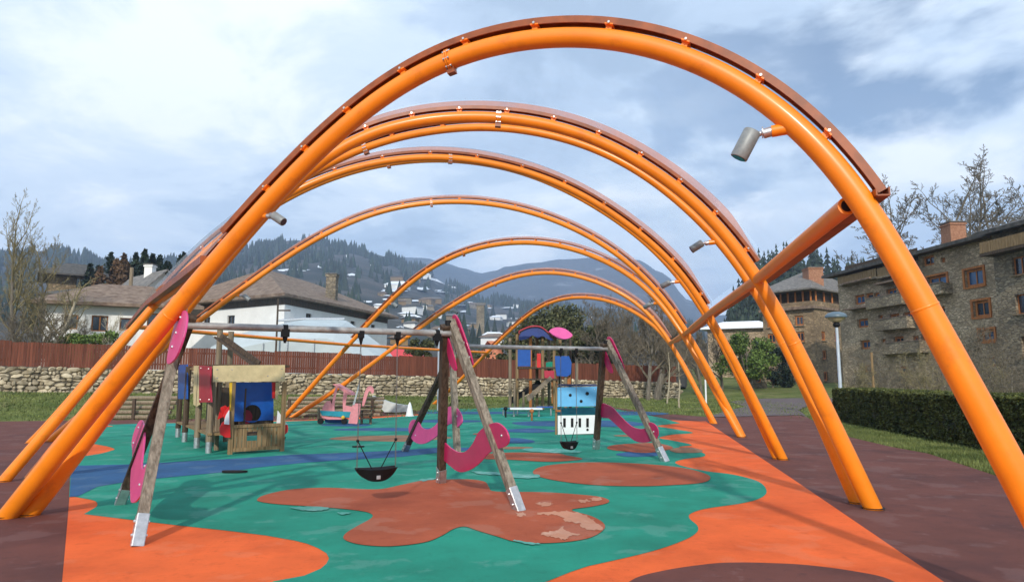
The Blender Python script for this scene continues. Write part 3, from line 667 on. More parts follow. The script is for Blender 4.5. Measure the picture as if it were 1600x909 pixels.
# clear roof sheets between neighbouring arches
order = ['A', 'a2', 'a3', 'a4', 'b4', 'a5', 'a6', 'a7', 'a8']
SHEET_L = ['between the nearest arch and the second arch', 'behind the second arch, widening towards the left', 'behind the thin third arch', 'over the two middle arches', 'behind the slim hidden arch on the left', 'above the white building, between the arches that meet at right',
           'above the log playhouse where two arches meet', 'farthest back, between the last two arches']
for k in range(8):
    a, b = PATH[order[k]][0], PATH[order[k+1]][0]
    if order[k] == 'b4': continue
    def sub(key):
        p, e, nn, rb, rt = PATH[key]; idx = [i for i, q in enumerate(p) if q.z > PUR_Z+.1]; o = []
        for m in range(41):
            f = idx[0]+(idx[-1]-idx[0])*m/40; i = int(f); T = radial(p, i); ou = T.cross(nn); ou = -ou if ou.z < 0 else ou
            o.append(p[i].lerp(p[min(len(p)-1, i+1)], f-i)+ou.normalized()*(rt+.15))
        return o
    A_, B_ = sub(order[k]), sub(order[k+1]); mb = MB(); vs = []; fs = []
    for m in range(41):
        for q in range(7):
            u = .03+.94*q/6; p = A_[m].lerp(B_[m], u); vs.append(p+Vector((0, 0, .10*math.sin(math.pi*u)*math.sin(math.pi*m/40))))
    for m in range(40):
        for q in range(6): fs.append((m*7+q, m*7+q+1, (m+1)*7+q+1, (m+1)*7+q))
    mb.add(vs, fs); o = mb.build('roof_sheet', M['sheet'], smooth=True)
    tag(o, 'clear arched plastic roof sheet '+SHEET_L[k], 'roof sheet', 'clear roof sheets')
# ------------------------------------------------------------------ spotlights on the arches
def spotlight(label, key, px_near, inward, drop, s=1.0, up=.04, tilt=.55, yaw=0):
    path, e, nn, rb, rt = PATH[key]
    # nearest path point to the wanted place in plan/height
    P = min(path, key=lambda p: (p-px_near).length)
    d = (e*inward); d.rotate(Matrix.Rotation(yaw, 3, 'Z')); d.normalize()
    t = thing('spotlight', label, 'spotlight', P, 0, 'spotlights on the arches')
    mb = MB(); mb.tube([P+d*rt*.3, P+d*(rt+.11*s)-VZ*.01], .052*s, 14); mb.build('socket', M['paint'], t, smooth=True)
    q = P+d*(rt+.11*s)-VZ*.01
    mb = MB(); mb.tube([q, q+d*.07*s-VZ*.012], .045*s, 14); mb.tube([q+d*.07*s, q+d*.08*s], .052*s, 14); jt = mb.build('joint', M['steel'], t, smooth=True)
    r = q+d*.07*s
    mb = MB(); mb.tube([r, r+d*.05*s-VZ*.015*s, r+d*.09*s-VZ*.03*s], .024*s, 10); mb.ball(r+d*.09*s-VZ*.03*s, .034*s); mb.build('arm', M['steel'], t, smooth=True)
    c = r+d*.12*s-VZ*.035*s; ax = (d*tilt-VZ).normalized()
    mb = MB(); mb.tube([c-ax*.07*s, c-ax*.06*s, c+ax*.19*s, c+ax*.20*s], [.070*s, .078*s, .078*s, .074*s], 22); hd = mb.build('head', M['lampgrey'], t, smooth=True)
    mb = MB(); mb.tube([c+ax*.2005*s, c+ax*.204*s], .062*s, 20); mb.build('glass', M['glass'], hd)
    return t
def near(key, px, py):
    path = PATH[key][0]; best = None
    for p in path:
        d = Vector((p.x, p.y*CP+(p.z-EYE)*SP, -p.y*SP+(p.z-EYE)*CP)); x = 800+F*d.x/d.y; y = 454.5-F*d.z/d.y
        q = (x-px)**2+(y-py)**2
        if best is None or q < best[0]: best = (q, p)
    return best[1]
spotlight('big grey spotlight near the top right of the nearest arch', 'A', near('A', 1254, 192), -1, 0, .95)
spotlight('grey spotlight on the left side of the nearest arch, high above the white house', 'A', near('A', 405, 338), 1, 0, .62, tilt=1.6)
spotlight('grey spotlight inside the right side of the thin third arch', 'a3', near('a3', 1119, 378), -1, 0, .72, tilt=1.6)
spotlight('small spotlight on the right side of the slim middle arch against the dark cloud', 'b4', near('b4', 1068, 444), -1, 0, .8, tilt=2)
spotlight('small spotlight on the arch in front of the white building', 'a5', near('a5', 365, 458), 1, 0, .8, tilt=1.2)
spotlight('small spotlight on the left of the upper arch above the log playhouse', 'a6', near('a6', 606, 474), 1, 0, .85, tilt=1.4)
spotlight('small spotlight on the left of the lower arch, above the middle swing frame', 'a7', near('a7', 697, 481), 1, 0, .9, tilt=1.4)
spotlight('small spotlight on the right of the arch over the bare trees', 'a6', near('a6', 1034, 471), -1, 0, .9, tilt=2)

# ------------------------------------------------------------------ swing sets
def leg(root, foot, top, m, side, dbl=True):
    foot = Vector(foot); top = Vector(top); d = (top-foot).normalized(); side = Vector(side)
    X = (side-d*side.dot(d)).normalized(); Y = d.cross(X)
    s = foot+d*.24
    mb = MB()
    if dbl:
        for sg in (-1, 1): mb.frame(((s+top)/2)+X*sg*.0345, X, Y, d, .032, .052, (top-s).length/2)
        mb.frame(((s+top)/2), X, Y, d, .006, .040, (top-s).length/2-.01)
    else: mb.frame((s+top)/2, X, Y, d, .058, .058, (top-s).length/2)
    lg = mb.build('leg', m, root, bevel=.006)
    mb = MB()
    for sg in (-1, 1): mb.frame(foot+d*.145+Y*sg*(.0595 if not dbl else .056), X, Y, d, .066, .003, .165)
    for sg in (-1, 1): mb.frame(foot+d*.145+X*sg*.069, X, Y, d, .003, .053, .165)
    mb.frame(foot+d*.12, X, Y, d, .05, .045, .12)
    sh = mb.build('foot_shoe', M['steel'], lg, bevel=.002)
    for h in (.10, .24):
        for sg in (-1, 1):
            q = foot+d*h+Y*sg*.066
            mb = MB(); mb.tube([q-Y*sg*.008, q+Y*sg*.012], [.022, .014], 10); mb.build('bolt', M['bolt'], sh)
    return lg
S_LOW = [(0.02, .60), (.02, .75), (.10, .87), (.20, .86), (.28, .72), (.36, .60), (.48, .52), (.60, .50), (.74, .56), (.86, .68), (.93, .78), (1.0, .86), (1.10, .84), (1.18, .72), (1.18, .58), (1.08, .44), (.92, .30), (.72, .20), (.52, .20), (.34, .28), (.18, .42)]
def s_panel(root, F_, B_, outn, zf, zb, m, off=.09, wide=.24, ext=.16):
    """wavy board joining the two legs of a frame; F_, B_ points on the legs at zf / zb"""
    F_ = Vector(F_); B_ = Vector(B_); u = (F_-B_); hl = math.hypot(u.x, u.y); U = Vector((u.x, u.y, 0)).normalized(); Z = outn
    o = B_ + outn*off; n = 22; cen = []
    for i in range(n+1):
        t = i/n; x = -ext+(hl+2*ext)*t; s = t
        z = (F_.z-B_.z)*min(1, max(0, x/hl)) + .17*math.sin(math.pi*2*(t*.98)) 
        cen.append(Vector((x, z)))
    up, dn = [], []
    for i, c in enumerate(cen):
        a = cen[max(0, i-1)]; b = cen[min(n, i+1)]; tt = (b-a).normalized(); nr = Vector((-tt.y, tt.x))
        w_ = wide*.5*math.sqrt(max(0.0, 1-abs(2*(i/n)-1)**6))+.004
        up.append(c+nr*w_); dn.append(c-nr*w_)
    poly = [(p.x, p.y) for p in dn]+[(p.x, p.y) for p in reversed(up)]
    mb = MB(); mb.prism(poly, (o.x, o.y, B_.z), U, VZ, U.cross(VZ).normalized(), .02)
    pn = mb.build('wave_panel', m, root, bevel=.004)
    for x, z in ((0.02, .03), (.02, -.09), (hl-.02, F_.z-B_.z+.05), (hl-.02, F_.z-B_.z-.07)):
        q = Vector((o.x, o.y, B_.z))+U*x+VZ*z
        mb = MB(); N_ = U.cross(VZ).normalized()
        for sg in (-1, 1): mb.tube([q+N_*sg*.010, q+N_*sg*.022], [.020, .013], 10)
        mb.build('bolt', M['bolt'], pn)
    return pn
def on_plane(px, py, o, n):
    d = ray(px, py); e = Vector((0, 0, EYE)); return e+d*((Vector(o)-e).dot(n)/d.dot(n))
def board(root, name, pts, o, n, m, th=.022, bolts=()):
    U = Vector((-n.y, n.x, 0)).normalized(); o = Vector(o); n = n.normalized(); V = n.cross(U)
    poly = []
    for x, y in smooth_loop(pts, 3):
        q = on_plane(x, y, o, n)-o; poly.append((q.dot(U), q.dot(V)))
    mb = MB(); mb.prism(poly, o, U, V, n, th); b = mb.build(name, m, root, bevel=.004)
    for x, y in bolts:
        q = on_plane(x, y, o, n); mb = MB()
        for sg in (-1, 1): mb.tube([q+n*sg*(th*.45), q+n*sg*(th*.5+.014)], [.020, .012], 10)
        mb.build('bolt', M['bolt'], b)
    return b
def a_frame(root, front, back, apex, outn, low=(.72, .55), flip=False, panel='magenta', cap=True, traced=None, crown=None):
    front = Vector(front); back = Vector(back); apex = Vector(apex)
    U = Vector((front.x-back.x, front.y-back.y, 0)).normalized()
    dF = (apex-front).normalized(); dB = (apex-back).normalized()
    leg(root, back-outn*.0, apex+dB*.02-outn*.05, M['wood_dark'], U, dbl=False)
    leg(root, front, apex+dF*.10+outn*.07, M['wood_grey'], U)
    pf = front.lerp(apex, low[0]/apex.z); pb = back.lerp(apex, low[1]/apex.z)
    pn = (front-back).cross(apex-back).normalized(); pn = -pn if pn.dot(outn) < 0 else pn
    if traced: board(root, 'wave_panel', traced[0], back.lerp(front, .5)+pn*.015, pn, M[panel], bolts=traced[1])
    else: s_panel(root, pf, pb, outn, low[0], low[1], M[panel], off=.0)
    if crown: board(root, 'crown_panel', crown[0], apex+pn*.13, pn, M[panel], bolts=crown[1]); cap = False
    if cap:   # crescent board over the apex, on the outer side of the grey leg
        mb = MB(); Y = VZ; o = apex+outn*.15; pts = []
        base = -dF
        # the crescent follows the front leg downwards
        X = base; Yp = (U-X*U.dot(X)).normalized()
        poly = [(-.20, -.02), (-.17, .07), (-.05, .115), (.12, .11), (.32, .095), (.50, .07), (.64, .02), (.60, -.03), (.40, -.06), (.18, -.08), (0, -.09), (-.12, -.075)]
        poly = smooth_loop(poly, 3)
        mb.prism(poly, o, X, Yp, X.cross(Yp), .02); c = mb.build('crown_panel', M[panel], root, bevel=.003)
        poly = smooth_loop([(.10, -.10), (.34, -.12), (.60, -.20), (.56, -.30), (.40, -.34), (.22, -.27), (.10, -.18)], 3)
        mb = MB(); mb.prism(poly, apex-outn*.02, X, Yp, X.cross(Yp), .02); mb.build('gusset_panel', M[panel], root)
        for x in (.05, .28, .52):
            q = o+X*x+Yp*.02; mb = MB(); N_ = X.cross(Yp)
            for sg in (-1, 1): mb.tube([q+N_*sg*.01, q+N_*sg*.024], [.020, .012], 10)
            mb.build('bolt', M['bolt'], c)
        mb = MB(); mb.tube([apex+VZ*-.02, apex+VZ*.09], .05, 10); mb.build('post_cap', M['black'], root)
def swing_frame(label, A0, A1, f0, b0, f1, b1, tr0, tr1, cr0=None):
    A0 = Vector(A0); A1 = Vector(A1); ax = Vector((A1.x-A0.x, A1.y-A0.y, 0)).normalized()
    t = thing('timber_swing_stand', label, 'swing frame', ((A0+A1)/2).xy.to_3d(), 0, 'timber swing frames')
    a_frame(t, f0, b0, A0, -ax, panel='pinkpanel', traced=tr0, crown=cr0)
    a_frame(t, f1, b1, A1, ax, panel='magenta', traced=tr1)
    mb = MB(); mb.tube([A0+VZ*-.10-ax*.12, A1+VZ*-.10+ax*.12], .045, 18); mb.build('crossbar', M['beam_steel'], t, smooth=True)
    return t, A0+VZ*-.10, A1+VZ*-.10
H = 2.44
s1, B0, B1 = swing_frame('nearer timber swing frame with pink wave boards, standing front left', (-4.02, 8.42, H), (-.93, 9.95, H), at(214, 852), at(187, 788), at(812, 798), at(689, 755),
  ([(222, 656), (225.6, 664), (226.5, 682), (224, 707), (222, 727), (224, 733), (228.6, 727), (234, 720), (236, 729), (233, 746), (226.5, 765), (216, 780), (209, 785), (205, 780), (205, 746), (208, 712), (207, 690), (211, 673), (217, 660)], [(218, 668), (210, 692), (228, 728), (220, 757)]),
  ([(690, 688), (704, 699), (717, 706), (729, 704), (740, 691), (748, 675), (760, 665), (772, 660), (781, 661.5), (791, 671), (796, 685), (793, 695), (785, 699), (774, 702), (763, 709), (752, 721), (737, 732.5), (720, 737), (706, 729), (690, 712)], [(785, 680)]),
  ([(291, 486), (293, 497), (290, 518), (282, 544), (274, 561), (264, 569), (262, 562), (265, 544), (271, 518), (279, 497), (286, 487)], [(284, 496), (277, 520), (271, 542)]))
s2, C0, C1 = swing_frame('farther timber swing frame with crimson wave boards, behind the nearer one', (-1.18, 14.05, H), (2.10, 15.35, H), at(716, 735), at(632, 705), at(1040, 721), at(931, 702),
  ([(647, 655), (654.5, 659), (660, 668), (671, 670), (683.5, 661), (696, 639), (707, 634.5), (716, 639), (722, 650), (721.6, 661), (713, 668), (707, 662), (700, 664), (692.6, 671.5), (682, 682), (667, 691.5), (654.5, 693), (644, 686), (639, 671.5), (641, 660)], [(715, 650), (650, 680)]),
  ([(940, 631), (949, 632), (958, 637), (968, 648), (980, 660), (992, 668), (1007, 669), (1014, 660), (1021, 661), (1027, 667), (1029, 677), (1026, 685), (1016, 689.5), (1004, 691), (992, 688), (978, 677), (963, 663), (951, 653), (940, 651)], [(1022, 674)]))
def hanger(root_pt, t_, A_, B_, name='hanger'): pass
def chain(mb, p, q, link=.045, r=.006):
    p = Vector(p); q = Vector(q); d = (q-p); n = max(2, int(d.length/link)); T = d.normalized()
    s1_ = T.orthogonal().normalized(); s2_ = T.cross(s1_)
    for i in range(n):
        a = p+d*(i/n); b = p+d*((i+1.15)/n); s_ = s1_ if i % 2 else s2_
        mb.tube([a+s_*r*1.2, b+s_*r*1.2], r*.55, 4); mb.tube([a-s_*r*1.2, b-s_*r*1.2], r*.55, 4)
def swing_seat(label, A_, B_, t0, half, zs, group=None):
    ax = (B_-A_).normalized(); c = A_.lerp(B_, t0); c = Vector((c.x, c.y, 0)); sd = Vector((-ax.y, ax.x, 0)).normalized()
    t = thing('swing', label, 'swing', (c.x, c.y, zs), 0, group)
    # boat shaped rubber seat
    mb = MB(); n = 16; vs = []
    for i in range(n+1):
        u = -1+2*i/n; wv = .16*math.sqrt(max(0, 1-u*u*.82)); zt = .02*u*u; zb = -.15*(1-abs(u)**2.6)-.025
        p = c+ax*half*u+VZ*zs
        vs += [p+sd*wv+VZ*zt, p+sd*wv*.62+VZ*(zt+zb)*.92, p-sd*wv*.62+VZ*(zt+zb)*.92, p-sd*wv+VZ*zt, p-sd*wv*.78+VZ*(zt-.01), p+VZ*(zb*.55), p+sd*wv*.78+VZ*(zt-.01)]
    fs = []
    for i in range(n):
        for a in range(7): b = (a+1) % 7; fs.append((i*7+a, (i+1)*7+a, (i+1)*7+b, i*7+b))
    fs.append(tuple(range(7))); fs.append(tuple(n*7+k for k in range(6, -1, -1)))
    mb.add(vs, fs); st = mb.build('seat', M['black'], t, smooth=True)
    mb = MB()
    mb.frame(c+VZ*(zs-.085)-sd*.125, ax, sd, VZ, .028, .006, .042)
    mb.build('emblem', M['steel'], st, bevel=.01)
    for sg in (-1, 1):
        top = c+ax*half*.92*sg; top = Vector((top.x, top.y, A_.z-.05))
        e = c+ax*half*.95*sg+VZ*(zs+.02); k = e.lerp(top, .20)
        mb = MB(); chain(mb, e, top); mb.build('chain', M['chain'], t)
        mb = MB(); mb.tube([k, c+ax*half*.22*sg+VZ*zs+sd*.0], .007, 6); mb.ball(k, .022); mb.build('strap', M['black'], t)
        mb = MB(); mb.frame(top+VZ*.0, ax, sd, VZ, .035, .045, .05); mb.tube([top-VZ*.02, top-VZ*.14], [.04, .012], 8); mb.build('bearing', M['black'], t)
    return t
swing_seat('black boat shaped swing seat hanging on chains from the nearer crossbar', B0, B1, .705, .28, .48)
swing_seat('small black swing seat hanging before the white front of the blue play bus', C0, C1, .735, .20, .33)
for p, a, b, lab in ((.34, B0, B1, 'empty black swing bearing clamped under the nearer crossbar, left of the boat seat'), (.95, B0, B1, 'empty black swing bearing clamped under the nearer crossbar close to the middle frame'),):
    q = a.lerp(b, p); ax = (b-a).normalized(); mb = MB()
    mb.frame(q-VZ*.06, ax, ax.cross(VZ), VZ, .05, .05, .05); mb.tube([q-VZ*.08, q-VZ*.19], [.045, .015], 8)
    mb.tube([q-ax*.03, q+ax*.03], .052, 14)
    tag(mb.build('swing_bearing', M['black']), lab, 'swing bearing', 'empty swing bearings')
# flat black shape added to stand for a shadow on the floor
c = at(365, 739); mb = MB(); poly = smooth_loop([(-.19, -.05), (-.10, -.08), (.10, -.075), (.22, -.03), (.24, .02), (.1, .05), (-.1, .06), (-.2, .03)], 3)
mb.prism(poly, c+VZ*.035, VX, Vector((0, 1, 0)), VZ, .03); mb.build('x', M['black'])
o = bpy.data.objects['x']; o.name = 'floor_shadow'; tag(o, 'flat black shape added as a shadow on the floor at the blue band', 'shadow shape')
for px, py, s_ in ((561, 699, .07),):  # thin flat black spot laid on the floor
    c = at(px, py); mb = MB(); mb.prism(smooth_loop([(-.16, -.05), (0, -.06), (.12, -.02), (.1, .04), (-.05, .05)], 3), c+VZ*.03, VX, VY, VZ, .03)
    o = mb.build('black_spot', M['black']); tag(o, 'small flat black scrap on the teal floor behind the boat shaped swing', 'spot')

# ------------------------------------------------------------------ stone wall with the red brown fence on it
random.seed(3)
WL = math.hypot(WALL1.x-WALL0.x, WALL1.y-WALL0.y)
def wall_pt(s_): return Vector((WALL0.x+wdir.x*s_, WALL0.y+wdir.y*s_, wall_base(s_)))
wall = thing('stone_wall', 'low dry stone wall of pale rubble below the red brown fence', 'wall', wall_pt(WL/2))
mb = MB(); S0, S1 = -26.0, WL
for i in range(20):
    a = wall_pt(S0+(S1-S0)*i/20); b = wall_pt(S0+(S1-S0)*(i+1)/20); c_ = (a+b)/2
    mb.frame(c_+wn_*.30+VZ*.52, wdir, wn_, VZ, (b-a).length/2+.01, .22, .80)
mb.build('core', mat('wall core', (.10, .085, .06), .95), wall)
mb = MB(); r = random.Random(11); zz = -0.05; WH = 1.34
rows = [(-.08, .27), (.17, .20), (.35, .25), (.57, .18), (.73, .24), (.95, .19), (1.11, .22)]
for z0_, hgt in rows:
    s_ = S0
    while s_ < S1:
        wdt = r.choice([.18, .26, .34, .5, .62])*r.uniform(.8, 1.15); hh = hgt*r.uniform(.7, 1.35)
        c_ = wall_pt(s_+wdt/2)+VZ*(z0_+hgt/2+r.uniform(-.05, .05))+wn_*(.08+r.uniform(-.03, .05))
        # rounded block: 3 rings
        X = (wdir+VZ*r.uniform(-.25, .25)).normalized(); Z = wn_.cross(X)*-1; Z = X.cross(wn_)*-1
        Z = VZ-X*VZ.dot(X); Z.normalize()
        v = []
        for k, (q, dpt) in enumerate(((1.0, 0), (.94, -.10), (.60, -.155))):
            for a in range(8):
                an = a*math.pi/4+math.pi/8; ca, sa = math.cos(an), math.sin(an)
                m_ = max(abs(ca), abs(sa)); j = r.uniform(.86, 1.05)
                v.append(c_+X*(wdt*.5*q*ca/m_**.75*j*.98)+Z*(hh*.5*q*sa/m_**.75*j*.98)+wn_*(dpt+.05))
        f = []
        for k in range(2):
            for a in range(8):
                b = (a+1) % 8; f.append((k*8+a, k*8+b, (k+1)*8+b, (k+1)*8+a))
        f.append(tuple(range(16, 24)))
        mb.add(v, [tuple(reversed(q)) for q in f]); s_ += wdt*.93
mb.build('stones', M['rubble'], wall, smooth=True)
fence = thing('board_fence', 'red brown vertical board fence standing on the stone wall', 'fence', wall_pt(WL/2)+VZ*WH)
npan = int((S1-S0)/2.55); r = random.Random(5)
FM = [M['fence']]
for i in range(npan):
    a = S0+(S1-S0)*i/npan; b = S0+(S1-S0)*(i+1)/npan; sag = r.uniform(-.05, .05); mb = MB(); nb = 19
    for k in range(nb):
        s_ = a+.06+(b-a-.12)*(k+.5)/nb; p = wall_pt(s_)+wn_*.28
        ht = 1.27+sag+r.uniform(-.012, .012)+.03*math.sin(math.pi*k/nb); 
        mb.frame(p+VZ*(WH+.0+ht/2)+wn_*r.uniform(-.006, .006), wdir, wn_, VZ, (b-a-.12)/nb*.46, .012, ht/2)
    mb.frame(wall_pt((a+b)/2)+wn_*.31+VZ*(WH+.3), wdir, wn_, VZ, (b-a)/2-.05, .02, .05)
    mb.frame(wall_pt((a+b)/2)+wn_*.31+VZ*(WH+1.0), wdir, wn_, VZ, (b-a)/2-.05, .02, .05)
    pn = mb.build('board_panel', M['fence'], fence)
    mb = MB(); mb.frame(wall_pt(a)+wn_*.29+VZ*(WH+.64), wdir, wn_, VZ, .05, .05, .66); mb.build('post', M['fence'], fence)

# ------------------------------------------------------------------ lawn clumps and grass blades
def grass(name, m, spots, h, n, seed, wv=.006):
    r = random.Random(seed); mb = MB(); vs = mb.v; fs = mb.f
    for _ in range(n):
        x, y = spots(r)
        z = ground_z(x, y); a = r.uniform(0, 6.28); hh = h*r.uniform(.45, 1.2); lx, ly = r.uniform(-.5, .5)*hh, r.uniform(-.5, .5)*hh
        w_ = wv*r.uniform(.7, 1.5)*(1+y*.06); b = len(vs)
        vs += [(x-math.cos(a)*w_, y-math.sin(a)*w_, z-.01), (x+math.cos(a)*w_, y+math.sin(a)*w_, z-.01), (x+lx, y+ly, z+hh)]
        fs.append((b, b+1, b+2)); mb.m.append(0)
    return tag(mb.build(name, m), kind='stuff')
strip_in = [L_(1262, 650), L_(1290, 668), L_(1330, 683), L_(1390, 697), L_(1450, 708), L_(1530, 734), L_(1600, 757), (7.4, 7.5), (6.6, 2.5)]
def strip_spot(r):
    t = r.random()**1.3; k = t*(len(strip_in)-1); i = min(int(k), len(strip_in)-2); f = k-i
    # denser near
    x = strip_in[i][0]+(strip_in[i+1][0]-strip_in[i][0])*f; y = strip_in[i][1]+(strip_in[i+1][1]-strip_in[i][1])*f
    return x+.03+abs(r.gauss(0, 1))*(1.1), y+r.uniform(-.2, .2)
grass('grass', M['blade'], strip_spot, .085, 42000, 1)
def lawn_spot(r):
    while True:
        px = r.uniform(-60, 1260); py = 590+ (66 if px < 640 else 62)*r.random()
        s_ = (px-0)/1060*WL
        p = wall_pt(max(-10, min(WL+8, s_*0.9+2)))
        t = r.random()
        x = p.x; y = p.y-.1
        # between wall foot and paving edge
        e = 27.8 if x < -7 else (27.8+(x+7)*1.6 if x < -1 else (42 if x < 5 else 32))
        if x > 13: e = 28
        yy = e+(y-e)*t
        if yy > e+.05: return x+(r.random()-.5)*3, yy
grass('grass', M['blade'], lawn_spot, .10, 30000, 2, .010)

# ------------------------------------------------------------------ leaves
def leaf_cloud(name, m, parent, pts, size, seed, asp=1.6, kind=None, rect=False):
    r = random.Random(seed); mb = MB(); vs = mb.v; fs = mb.f
    for p in pts:
        n = Vector((r.gauss(0, 1), r.gauss(0, 1), r.gauss(0, .8)+.5)).normalized(); u = n.orthogonal().normalized(); u.rotate(Matrix.Rotation(r.uniform(0, 6.28), 3, n)); v = n.cross(u)
        s_ = size*r.uniform(.55, 1.25); b = len(vs); p = Vector(p)
        vs += [tuple(p-u*s_*asp*.5), tuple(p+v*s_*.5+n*s_*.12), tuple(p+u*s_*asp*.5), tuple(p-v*s_*.5+n*s_*.12)]
        fs.append((b, b+1, b+2, b+3)); mb.m.append(0)
    return mb.build(name, m, parent)
# hedge: clipped box hedge, slightly wavy, running away from the camera and turning at the far end
h0, h1 = Vector((9.4, 4.0, 0)), at(1303, 657); hd = (h1-h0).normalized(); hn = Vector((hd.y, -hd.x, 0)); HL = (h1-h0).length
hedge = thing('hedge', 'clipped dark green hedge along the right side of the path', 'hedge', (h0+h1)/2)
def hed(s_): return 1.27+.05*noise.noise(Vector((s_*.35, 2, 0)))+.03*noise.noise(Vector((s_*1.4, 5, 0)))
mb = MB(); ns = 60; vs = []
for i in range(ns+1):
    s_ = HL*i/ns; b = h0+hd*s_; hh = hed(s_)-.07
    for a, z in ((.10, .05), (.02, .4), (.06, hh-.08), (.16, hh), (1.25, hh), (1.4, .05)):
        vs.append(b+hn*(a+.05*noise.noise(Vector((s_, z*3, a))))+VZ*z)
fs = []
for i in range(ns):
    for k in range(5): fs.append((i*6+k, i*6+k+1, (i+1)*6+k+1, (i+1)*6+k))
fs += [tuple(range(5, -1, -1)), tuple(ns*6+k for k in range(6))]
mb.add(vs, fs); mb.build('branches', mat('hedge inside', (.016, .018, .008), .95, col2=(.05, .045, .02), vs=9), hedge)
r = random.Random(21); pts = []
for _ in range(80000):
    s_ = HL*r.random(); u = r.random(); hh = hed(s_); j = abs(r.gauss(0, .035))
    big = .07*noise.noise(Vector((s_*1.6, u*4, 1)))+.03*noise.noise(Vector((s_*5, u*9, 4)))
    if u < .62: z = (hh)*(.03+.97*r.random()**.9); p = h0+hd*s_+hn*(.02+j-.03+big)+VZ*z
    elif u < .95: p = h0+hd*s_+hn*(r.random()*1.3)+VZ*(hh-j+big*.6+.02)
    else: p = h1+hd*(.0-j)+hn*(r.random()*1.3)+VZ*(hh*r.random())
    if noise.noise(Vector((p.x*3, p.y*3, p.z*3))) > .42 and r.random() < .6: continue
    pts.append(p)
leaf_cloud('leaves', M['hedge'], hedge, pts, .055, 22)

# ------------------------------------------------------------------ trees
def bare_tree(name, label, cat, base, h, seed, trunk_r=.16, spread=.55, levels=5, m='twig', group=None, lean=(0, 0), nb=(5, 5, 5, 5), first=.3, twigm=None, upw=.25, gnarl=.25, shrink=.58, minr=.006, multi=1):
    r = random.Random(seed); t = thing(name, label, cat, base, 0, group); tr = MB(); cr_ = MB(); base = Vector(base)
    def grow(p, d, L, rad, lev, out_):
        n = 6 if lev == 0 else (4 if lev < 3 else 2); pts = [p.copy()]; q = p.copy(); dd = d.copy(); 
        for i in range(n):
            dd = (dd+Vector((r.gauss(0, 1), r.gauss(0, 1), r.gauss(0, .6)))*gnarl*(.35 if lev == 0 else .6)+VZ*upw*.3).normalized()
            q = q+dd*(L/n); pts.append(q.copy())
        rr = [max(minr, rad*(1-.62*i/n)) for i in range(n+1)]
        out_.tube(pts, rr, 8 if lev == 0 else (5 if lev < 2 else 3), caps=False)
        if lev >= levels: return
        k = nb[min(lev, len(nb)-1)]
        for j in range(k):
            f = (first if lev == 0 else .25)+(1-(first if lev == 0 else .25))*(j+r.random()*.8)/k; f = min(.98, f)
            i = min(n-1, int(f*n)); g_ = f*n-i; a = pts[i].lerp(pts[i+1], g_); dl = (pts[i+1]-pts[i]).normalized()
            o = dl.orthogonal().normalized(); o.rotate(Matrix.Rotation(r.uniform(0, 6.28), 3, dl))
            nd = (dl*(1-spread)+o*spread+VZ*upw*.4).normalized()
            grow(a, nd, L*shrink*(1.15-.55*f)*r.uniform(.75, 1.15), max(minr, rad*(1-.6*f)*.62), lev+1, cr_)
        grow(pts[-1], dd, L*shrink*.7, rr[-1], lev+1, cr_) if lev < levels else None
    for k in range(multi):
        d = Vector((lean[0]+(r.uniform(-.35, .35) if multi > 1 else 0), lean[1]+(r.uniform(-.35, .35) if multi > 1 else 0), 1)).normalized()
        grow(base-VZ*.1, d, h*.62, trunk_r, 0, tr)
    tr.build('trunk', M['bark'] if m != 'light' else M['lightbark'], t, smooth=True)
    cr_.build('crown', M[twigm or ('twig' if m in ('twig', 'light') else m)], t)
    return t
def leafy(name, label, cat, base, h, w_, seed, m='green', n=6000, leaf=.10, trunk=.12, group=None, bottom=.25, clumps=26, squash=1.0):
    r = random.Random(seed); t = thing(name, label, cat, base, 0, group); base = Vector(base); mb = MB(); pts = []
    cl = []
    for k in range(clumps):
        a = r.uniform(0, 6.28); z = bottom+(1-bottom)*r.random(); rr = w_*.5*math.sqrt(max(.05, 1-((z-.5)/.56)**2))*r.random()**.5
        c_ = base+Vector((math.cos(a)*rr, math.sin(a)*rr, h*z*.93)); cl.append((c_, w_*r.uniform(.12, .22)))
        mb.tube([base+VZ*h*bottom*.6, base.lerp(c_, .55)+VZ*h*.06, c_], [trunk*.4, trunk*.25, trunk*.08], 4, caps=False)
    mb.tube([base-VZ*.1, base+VZ*h*bottom, base+VZ*h*.7], [trunk, trunk*.8, trunk*.3], 7, caps=False)
    for _ in range(n):
        c_, s_ = cl[int(r.random()*len(cl))]; v = Vector((r.gauss(0, 1), r.gauss(0, 1), r.gauss(0, 1))).normalized()*s_*r.random()**.4
        v.z *= .75*squash; pts.append(c_+v)
    mb.build('trunk', M['bark'], t); leaf_cloud('crown', M[m], t, pts, leaf, seed+1)
    return t
def conifer_mesh(mb, base, h, rad, seed, segs=7, tiers=9):
    r = random.Random(seed); base = Vector(base)
    mb.tube([base, base+VZ*h*.3], [h*.02, h*.015], 4, caps=False)
    for k in range(tiers):
        z0_ = h*(.10+.86*k/tiers); rr = rad*(1-k/tiers)*(1+r.uniform(-.15, .15))+rad*.05; b = len(mb.v)
        mb.v.append(tuple(base+VZ*(z0_+h*.20)))
        for a in range(segs*2):
            an = math.pi*a/segs+k; q = rr*(1.0 if a % 2 else .55)*r.uniform(.75, 1.15)
            mb.v.append(tuple(base+Vector((math.cos(an)*q, math.sin(an)*q, z0_-(0 if a % 2 else -h*.04)))))
        for a in range(segs*2): mb.f.append((b, b+1+a, b+1+(a+1) % (segs*2))); mb.m.append(0)
def gnd(px, dist):
    p = atd(px, 590, dist); return Vector((p.x, p.y, ground_z(p.x, p.y)))

